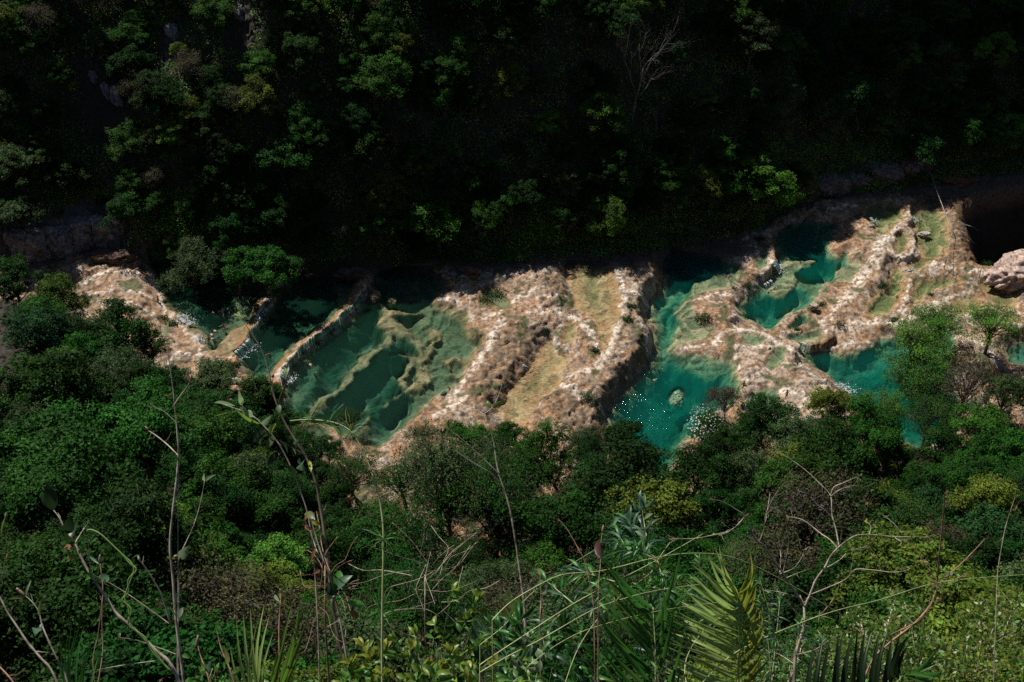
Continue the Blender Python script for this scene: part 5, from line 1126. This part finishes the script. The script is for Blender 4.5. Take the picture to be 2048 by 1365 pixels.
rock(1093,800,5.2,.55,.5,.5,23,'small brown stone in the lower pale shallow pool',(.2,.13,.09))
o = rock(2045,556,1.6,6.5,3.4,3.3,9,'big pinkish rock outcrop rising at the right edge over the dark gorge',(.62,.45,.37), name='rock_outcrop', turn=.35)
rock(1905,372,1.5,3.5,1.8,1.8,10,'reddish-brown rock lying in the shade behind the cable',(.20,.09,.045))
rock(225,520,10.2,3.0,1.4,1.5,12,'brown overhanging rock at the foot of the grey cliff on the left',(.15,.09,.06))
rock(700,553,8,2.2,.9,1.3,13,'dark rock ledge at the upper end of the long dam',(.11,.085,.065))
rock(944,548,7,1.1,.9,.9,14,'orange-brown rock at the shaded edge behind the brown rock mass',(.30,.14,.07))
for i, (px, py, lab) in enumerate([(1660,372,'left'),(1705,366,'second from the left'),(1760,352,'middle'),(1812,342,'right')]):
    x, y, z = hit(px, py, 0); r_ = (2.6, 2.0, 2.8, 2.2)[i]
    o = rock(px, py, z, r_*1.25, r_*.8, r_, 30+i, f'grey weathered rock in the shade of the far bank, {lab} of four', (.20,.18,.175)); o.location = (x, y, z-.4); o['group'] = 'grey rocks along the far bank'
for i, (px, py, lab) in enumerate([(60,505,'leftmost'),(110,495,'second from the left'),(165,490,'second from the right'),(215,482,'rightmost')]):
    x, y, z = hit(px, py, 0); r_ = (2.8, 3.0, 2.4, 2.6)[i]
    o = rock(px, py, z, r_, r_*.7, r_*1.5, 40+i, f'grey limestone block in the cliff at the left end, {lab} of four', (.30,.28,.28)); o.location = (x, y, z); o['group'] = 'limestone blocks of the left cliff'
for (px, py, r_, lab), (x, y, z) in zip(BARE_ROCK, BR_AT):
    o = rock(px, py, z, r_*1.0, r_, r_*1.5, int(px), lab, (.34,.33,.33), name='bare_rock'); o.location = (x, y, z+.2); o.rotation_euler = (-.6, -.5, 0); o.scale = (.6, .6, .85)

M_FOAM = leaf_mat('white water', .5, .3, 0, .4)
def fall(label, pts, w, drop, seed, foam=1.2, name='waterfall'):
    """pts: (pixel run along the lip, level); strands spill over it and froth at the foot"""
    (run_, z0) = pts; A = [Vector((*at(x, y, z0), z0)) for x, y in run_]; rs = random.Random(seed); mb = MB(); L_ = sum((A[i+1]-A[i]).length for i in range(len(A)-1))
    for k in range(max(6, int(L_*9))):
        f = rs.uniform(0, 1)*(len(A)-1); i = min(int(f), len(A)-2); p = A[i].lerp(A[i+1], f-i); t = (A[i+1]-A[i]).normalized(); o = Vector((t.y, -t.x, 0)); o = o if o.x > 0 else -o
        q_ = [p - o*.3 + Vector((0, 0, .06)), p + Vector((0, 0, .05)), p+o*.25*w-Vector((0, 0, drop*.4)), p+o*.42*w-Vector((0, 0, drop))]
        q_ = [v+Vector((rs.gauss(0, .05), rs.gauss(0, .05), rs.gauss(0, .02))) for v in q_]; mb.tube(q_, [.02, rs.uniform(.02, .07), rs.uniform(.02, .08), .05], 5)
        for m in range(int(3*foam)):
            c_ = q_[3]+o*abs(rs.gauss(0, .38*foam))+t*rs.gauss(0, .3); r_ = rs.uniform(.03, .11)
            mb.tube([c_-t*r_, c_, c_+t*r_], [r_*.4, r_, r_*.3], 5)
    org = A[0]; mb.v = [tuple(Vector(v)-org) for v in mb.v]; me = mb.mesh(name, M_FOAM); n = len(me.vertices)
    a = me.attributes.new('tone', 'FLOAT_COLOR', 'POINT'); a.data.foreach_set('color', np.tile([.8, .84, .86, 1], n).astype(np.float32)); o = link(name, me); o.location = org
    return tag(o, label, 'waterfall')
fall('white water spilling over the lower end of the first orange dam', ([(500,678),(488,692),(472,706)], 8.45), 1.3, .75, 1)
fall('thin spills at the upper end of the first orange dam', ([(535,598),(522,622),(512,640)], 8.45), .8, .7, 2, .5)
fall('white water falling off the lower end of the long orange dam', ([(570,738),(562,752)], 7.6), 1.6, 1.0, 3, 1.4)
fall('foam running into the uppermost pool from the brown rock slab', ([(355,630),(368,645),(380,650)], 8.8), 1.2, .3, 4)
fall('small foam tongue at the lower end of the brown rock slab', ([(393,672),(398,684)], 8.8), 1.0, .3, 5)
fall('white rivulet falling off the brown rough rock into the pale shallow pool', ([(1040,722),(1050,735)], 6.0), 2.2, .9, 6)
fall('thin water thread above the green shaded pool at the top of the brown rock mass', ([(1122,576),(1140,583)], 6.2), 1.2, .6, 7, .5)
fall('small fall dropping into the green shallow beside the little grassy dam', ([(1552,520),(1550,534)], 3.2), 1.4, 1.0, 8)
fall('small foaming inlet at the top of the round turquoise pool', ([(1545,562),(1528,572)], 2.8), .8, .7, 9, .6)
fall('little white fall at the left of the small orange pool', ([(1742,436),(1748,444)], 2.9), 1.0, .4, 10)
fall('little white fall into the olive pool crossed by the cable', ([(1818,426),(1822,438)], 2.6), 1.4, .6, 11)
fall('bright white foam where the olive pool runs out below the cable', ([(1812,538),(1826,546)], 1.9), 1.0, .3, 12, 1.6)
fall('white splash at the foot of the pale dam in the large lower pool', ([(1668,765),(1690,785)], 1.6), 2.0, .75, 13, 2.2)
def thread(label, pts, w):
    P_ = [Vector(hit(x, y))+Vector((0, 0, .06)) for x, y, z in pts]; mb = MB(); rs = random.Random(len(label))
    for k in range(5):
        o = Vector((rs.gauss(0, .05), rs.gauss(0, .05), 0)); mb.tube([p-P_[0]+o*(i/len(P_)+.3)+Vector((0, 0, rs.gauss(0, .02))) for i, p in enumerate(P_)], [w*.6*rs.uniform(.3, 1)]*len(P_), 5)
    me = mb.mesh('waterfall', M_FOAM); a = me.attributes.new('tone', 'FLOAT_COLOR', 'POINT'); a.data.foreach_set('color', np.tile([.6, .64, .66, 1], len(me.vertices)).astype(np.float32)); o = link('waterfall', me); o.location = P_[0]
    return tag(o, label, 'waterfall')
thread('upper thread of water sliding over the brown lip into the dark gorge', [(1915,444,1.9),(1930,452,1.7),(1943,463,1.2),(1952,474,.6)], .07)
thread('lower thread of water sliding over the brown lip into the dark gorge', [(1917,464,1.9),(1929,468,1.7),(1940,480,1.1),(1948,492,.4)], .07)
fall('pale water skin flowing down the ledge right of the cable foot', ([(1905,528),(1955,532)], 2.0), 1.6, .5, 17, .3)

M_SKIN = newmat('skin')[0]; M_SKIN.node_tree.nodes['Principled BSDF'].inputs['Base Color'].default_value = (.42, .22, .14, 1)
def plain(name, col, rough=.6):
    m, nt_, p = newmat(name); p.inputs['Base Color'].default_value = (*col, 1); p.inputs['Roughness'].default_value = rough
    n = nd(nt_, 'ShaderNodeTexNoise'); n.inputs['Scale'].default_value = 30; b = nd(nt_, 'ShaderNodeBump'); b.inputs['Strength'].default_value = .15; nt_.links.new(n.outputs[0], b.inputs['Height']); nt_.links.new(b.outputs[0], p.inputs['Normal']); return m
M_HAIR = plain('dark hair', (.02, .014, .01)); M_WEAR = {'dark': plain('dark swimwear', (.02, .025, .04)), 'red': plain('red swimwear', (.45, .04, .03)), 'blue': plain('blue swimwear', (.05, .12, .3)), 'white': plain('pale shirt', (.6, .6, .58))}
def person(px, py, z, pose, turn, wear, label, deep=0.0):
    """joints grown into one skinned body; pose: swim, wade, sit, stand"""
    J = {'pelvis': (0, 0, .95, .13), 'belly': (0, 0, 1.12, .125), 'chest': (0, 0, 1.33, .15), 'neck': (0, 0, 1.50, .055), 'head': (0, .01, 1.63, .095), 'crown': (0, .005, 1.74, .07)}
    for s, n in ((-1, 'l'), (1, 'r')):
        J.update({'sh'+n: (.18*s, 0, 1.43, .06), 'el'+n: (.27*s, .05, 1.17, .045), 'wr'+n: (.26*s, .22, .99, .032), 'ha'+n: (.25*s, .30, .95, .035), 'hip'+n: (.10*s, 0, .90, .095), 'kn'+n: (.11*s, .04, .50, .06), 'an'+n: (.11*s, 0, .09, .04), 'to'+n: (.12*s, .17, .04, .035)})
    E = [('pelvis','belly'),('belly','chest'),('chest','neck'),('neck','head'),('head','crown')]
    for n in 'lr': E += [('chest','sh'+n),('sh'+n,'el'+n),('el'+n,'wr'+n),('wr'+n,'ha'+n),('pelvis','hip'+n),('hip'+n,'kn'+n),('kn'+n,'an'+n),('an'+n,'to'+n)]
    if pose == 'sit':
        for n, s in (('l', -1), ('r', 1)): J['kn'+n] = (.14*s, .42, 1.02, .06); J['an'+n] = (.13*s, .5, .66, .04); J['to'+n] = (.13*s, .62, .58, .035); J['wr'+n] = (.25*s, -.12, .93, .032); J['ha'+n] = (.26*s, -.18, .86, .035); J['el'+n] = (.27*s, -.08, 1.16, .045)
    if pose == 'wade':
        for n, s in (('l', -1), ('r', 1)): J['el'+n] = (.40*s, .08, 1.25, .045); J['wr'+n] = (.58*s, .2, 1.17, .032); J['ha'+n] = (.66*s, .24, 1.15, .035)
    names = list(J); me = bpy.data.meshes.new('body'); co = [Vector(J[n][:3]) for n in names]
    if pose in ('swim', 'lie'):
        m = Matrix.Rotation(R(-78 if pose == 'swim' else 90), 4, 'X'); co = [m @ (v-Vector((0, 0, 1.1))) for v in co]
    zmin = min(v.z for v in co) if pose != 'swim' else .12
    if pose == 'wade': zmin = 1.12 if not deep else deep
    if pose == 'sit': zmin = .80
    co = [v-Vector((0, 0, zmin)) for v in co]
    me.from_pydata(co, [(names.index(a), names.index(b)) for a, b in E], [])
    x, y = at(px, py, z); e = empty('person', (x, y, z), turn)
    o = link('body', me, e); me.materials.append(M_SKIN)
    sk = o.modifiers.new('skin', 'SKIN')
    for i, n in enumerate(names): me.skin_vertices[0].data[i].radius = (J[n][3],)*2; me.skin_vertices[0].data[i].use_root = n == 'pelvis'
    o.modifiers.new('smooth', 'SUBSURF').levels = 1; o.modifiers['smooth'].render_levels = 1
    def shell(nm, pts, rad, mat): MB().tube(pts, rad, 10).build(nm, mat, e)
    g = lambda n: co[names.index(n)]
    ax = (g('crown')-g('head')).normalized(); bk = Vector((0, -.03, 0)) if pose not in ('swim',) else Vector((0, 0, .03))
    shell('hair', [g('head')+bk+ax*.0, g('head')+bk+ax*.07, g('crown')+bk+ax*.03, g('crown')+bk+ax*.07], [.085, .115, .095, .03], M_HAIR)
    shell('swimwear', [g('pelvis').lerp(g('belly'), -.35), g('pelvis'), g('pelvis').lerp(g('belly'), .6)], [.15, .175, .145], M_WEAR[wear])
    return tag(e, label, 'person')
PEOPLE = [(428,626,8.5,'swim',.6,'red','swimmer with reddish skin farthest left in the upper group of the first pool'),
 (445,622,8.5,'wade',1.0,'dark','dark-haired bather standing in the upper group of the first pool, middle one'),
 (447,629,8.5,'wade',2.0,'dark','dark bather just below the middle one of the upper group'),
 (456,619,8.5,'swim',.2,'dark','small dark swimmer at the upper right of the bathing group in the first pool'),
 (447,654,8.5,'wade',.3,'red','bather with bare shoulders between the two groups in the first pool'),
 (452,656,8.5,'swim',1.4,'dark','dark swimmer right beside the bare-shouldered bather'),
 (432,663,8.5,'swim',.9,'dark','swimmer at the top of the lower group in the first pool'),
 (424,671,8.5,'swim',.4,'dark','dark swimmer in the middle of the lower group in the first pool'),
 (417,678,8.5,'wade',.8,'dark','dark bather at the lower left of the lower group in the first pool'),
 (427,677,8.5,'swim',1.8,'blue','bluish swimmer at the lower right of the lower group in the first pool'),
 (540,712,7.6,'wade',2.6,'dark','lone bather near the middle of the long orange dam'),
 (622,731,6.5,'swim',.5,'red','swimmer with pale skin alone in the green pool below the long dam'),
 (1311,759,3.0,'swim',2.2,'white','lone swimmer among the glitter in the turquoise pool'),
 (316,603,9.2,'sit',1.6,'blue','person in blue sitting on the edge of the brown rock slab'),
 (1572,800,3.4,'stand',.4,'dark','small dark figure standing on the pale rocks with holes'),
 (1487,773,3.4,'sit',2.9,'red','person sitting on the rock edge behind the brown thin tree')]
for px, py, z, pose, tn, wr, lab in PEOPLE:
    x, y = at(px, py, z)
    if pose in ('sit', 'stand'): z = TZ(x, y)+.02
    person(px, py, z, pose, tn, wr, lab)
# the cable and its posts over the lower pools
M_ROPE = bark_mat('grey rope', (.42, .38, .32), scale=6); M_POST = bark_mat('weathered post', (.14, .11, .09), scale=6)
def P3(px, py, z): x, y = at(px, py, z); return Vector((x, y, z))
def post(px, py, h, lab):
    x, y = at(px, py, 1.9); z = TZ(x, y); e = MB().tube([(0, 0, -.2), (.02, 0, h*.5), (0, .02, h)], [.07, .06, .055], 8).build('post', M_POST); e.location = (x, y, z); tag(e, lab, 'post', 'posts of the cable and rope'); return Vector((x, y, z+h))
a = post(1902,474,1.3,'post in the middle of the olive pool where the cable bends')
b = post(1888,538,2.2,'post at the lower end of the cable on the tan ledge'); c2 = post(1958,556,1.9,'post standing alone on the tan ledge right of the cable'); d2 = post(1999,556,1.9,'rightmost post on the tan ledge by the outcrop')
x, y, z = hit(1857, 366, 0); top = Vector((x, y, z+1.6))
def rope(lab, p, q_, r_, sag):
    pts = [p.lerp(q_, t/14)-Vector((0, 0, sag*4*(t/14)*(1-t/14))) for t in range(15)]; o = MB().tube([v-p for v in pts], r_, 6).build('cable', M_ROPE); o.location = p; return tag(o, lab, 'cable')
rope('taut grey cable from the far bank down to the bend in the olive pool', top, a, .07, .25)
rope('faint rope from the bend of the cable down to the tan ledge', a, b, .05, .2)
rope('rope from the rightmost post sagging off to the right edge', d2, P3(2060,592,1.6)+Vector((0, 0, .9)), .05, .5)
# tufts of grass and low bushes on the travertine
def tuft(px, py, r_m, n, tones, seed, label, name='bush', leaf=.22):
    x, y, z = hit(px, py, 0); rs = np.random.RandomState(seed); dd = unit(rs.normal(size=(n, 3))); dd[:, 2] = abs(dd[:, 2])
    pos = dd*rs.uniform(.3, 1, (n, 1))*np.array([r_m*rs.uniform(1, 1.5), r_m, r_m*.6])+rs.normal(size=(n, 3))*.1; T_ = np.array([SPEC[t] for t in tones])[rs.randint(len(tones), size=n)]*rs.uniform(.6, 1.3, (n, 1))
    o = link(name, quads(name, leaf_faces(rs, pos, unit(dd+rs.normal(size=(n, 3))*.5), leaf), T_, M_LEAF)); o.location = (x, y, z-.05); return tag(o, label, 'bush')
for i, (px, py, r_m, n, lab) in enumerate([(1408,640,1.5,700,'spiky bush on the tongue of rock beside the turquoise pool'),(1260,615,1.2,500,'dark bush on the upper part of the pale rock ridge'),(1256,640,.9,350,'small bush just below the dark bush on the pale rock ridge'),(1190,703,.9,350,'dark bush at the lower end of the upper shallow pool'),(1090,670,.6,180,'tiny green tuft at the head of the pale shallow pool'),(1497,575,.9,250,'little bush on the dam left of the round turquoise pool'),(1468,578,.5,120,'tiny bush on the pale rock above the spiky bush'),(970,600,1.3,450,'dark bush beside the shaded hollow on the brown rock mass'),(1000,590,1.4,450,'wider dark bush right of the hollow on the brown rock mass'),(1642,612,.8,260,'round bush on the rock right of the round turquoise pool'),(1765,575,1.0,300,'greyish bush on the pale rock spine'),(1793,520,.4,120,'tiny green tuft on the pale rock spine'),(1958,490,.5,120,'light green tuft hanging on the lip of the gorge'),(1975,530,1.0,320,'green grassy tuft between the gorge lip and the pink outcrop'),(345,650,1.2,400,'olive bush on the brown rock slab at the left'),(325,640,.9,260,'smaller olive bush on the rock slab left of the olive bush'),(1540,700,.4,90,'tiny tuft among the holes of the pale rock'),(1505,790,.5,120,'small tuft at the lower holes of the pale rock'),(1595,660,.7,180,'dark tuft beside the small dark pool'),(1175,800,1.3,380,'dry dark bush on the lower brown rough rock'),(1860,590,.6,160,'small green tuft on the ledge right of the long narrow pool'),(1680,650,.8,200,'dry brown bush on the tan rocks at the right'),(500,625,1.0,300,'brown bush at the upper part of the first dam'),(1520,480,1.0,260,'olive bush at the head of the little grassy dam')]):
    tuft(px, py, r_m, n, ['deep','mid','grey'] if 'brown bush' not in lab and 'dry' not in lab else ['brown','grey','brown'], i+50, lab)
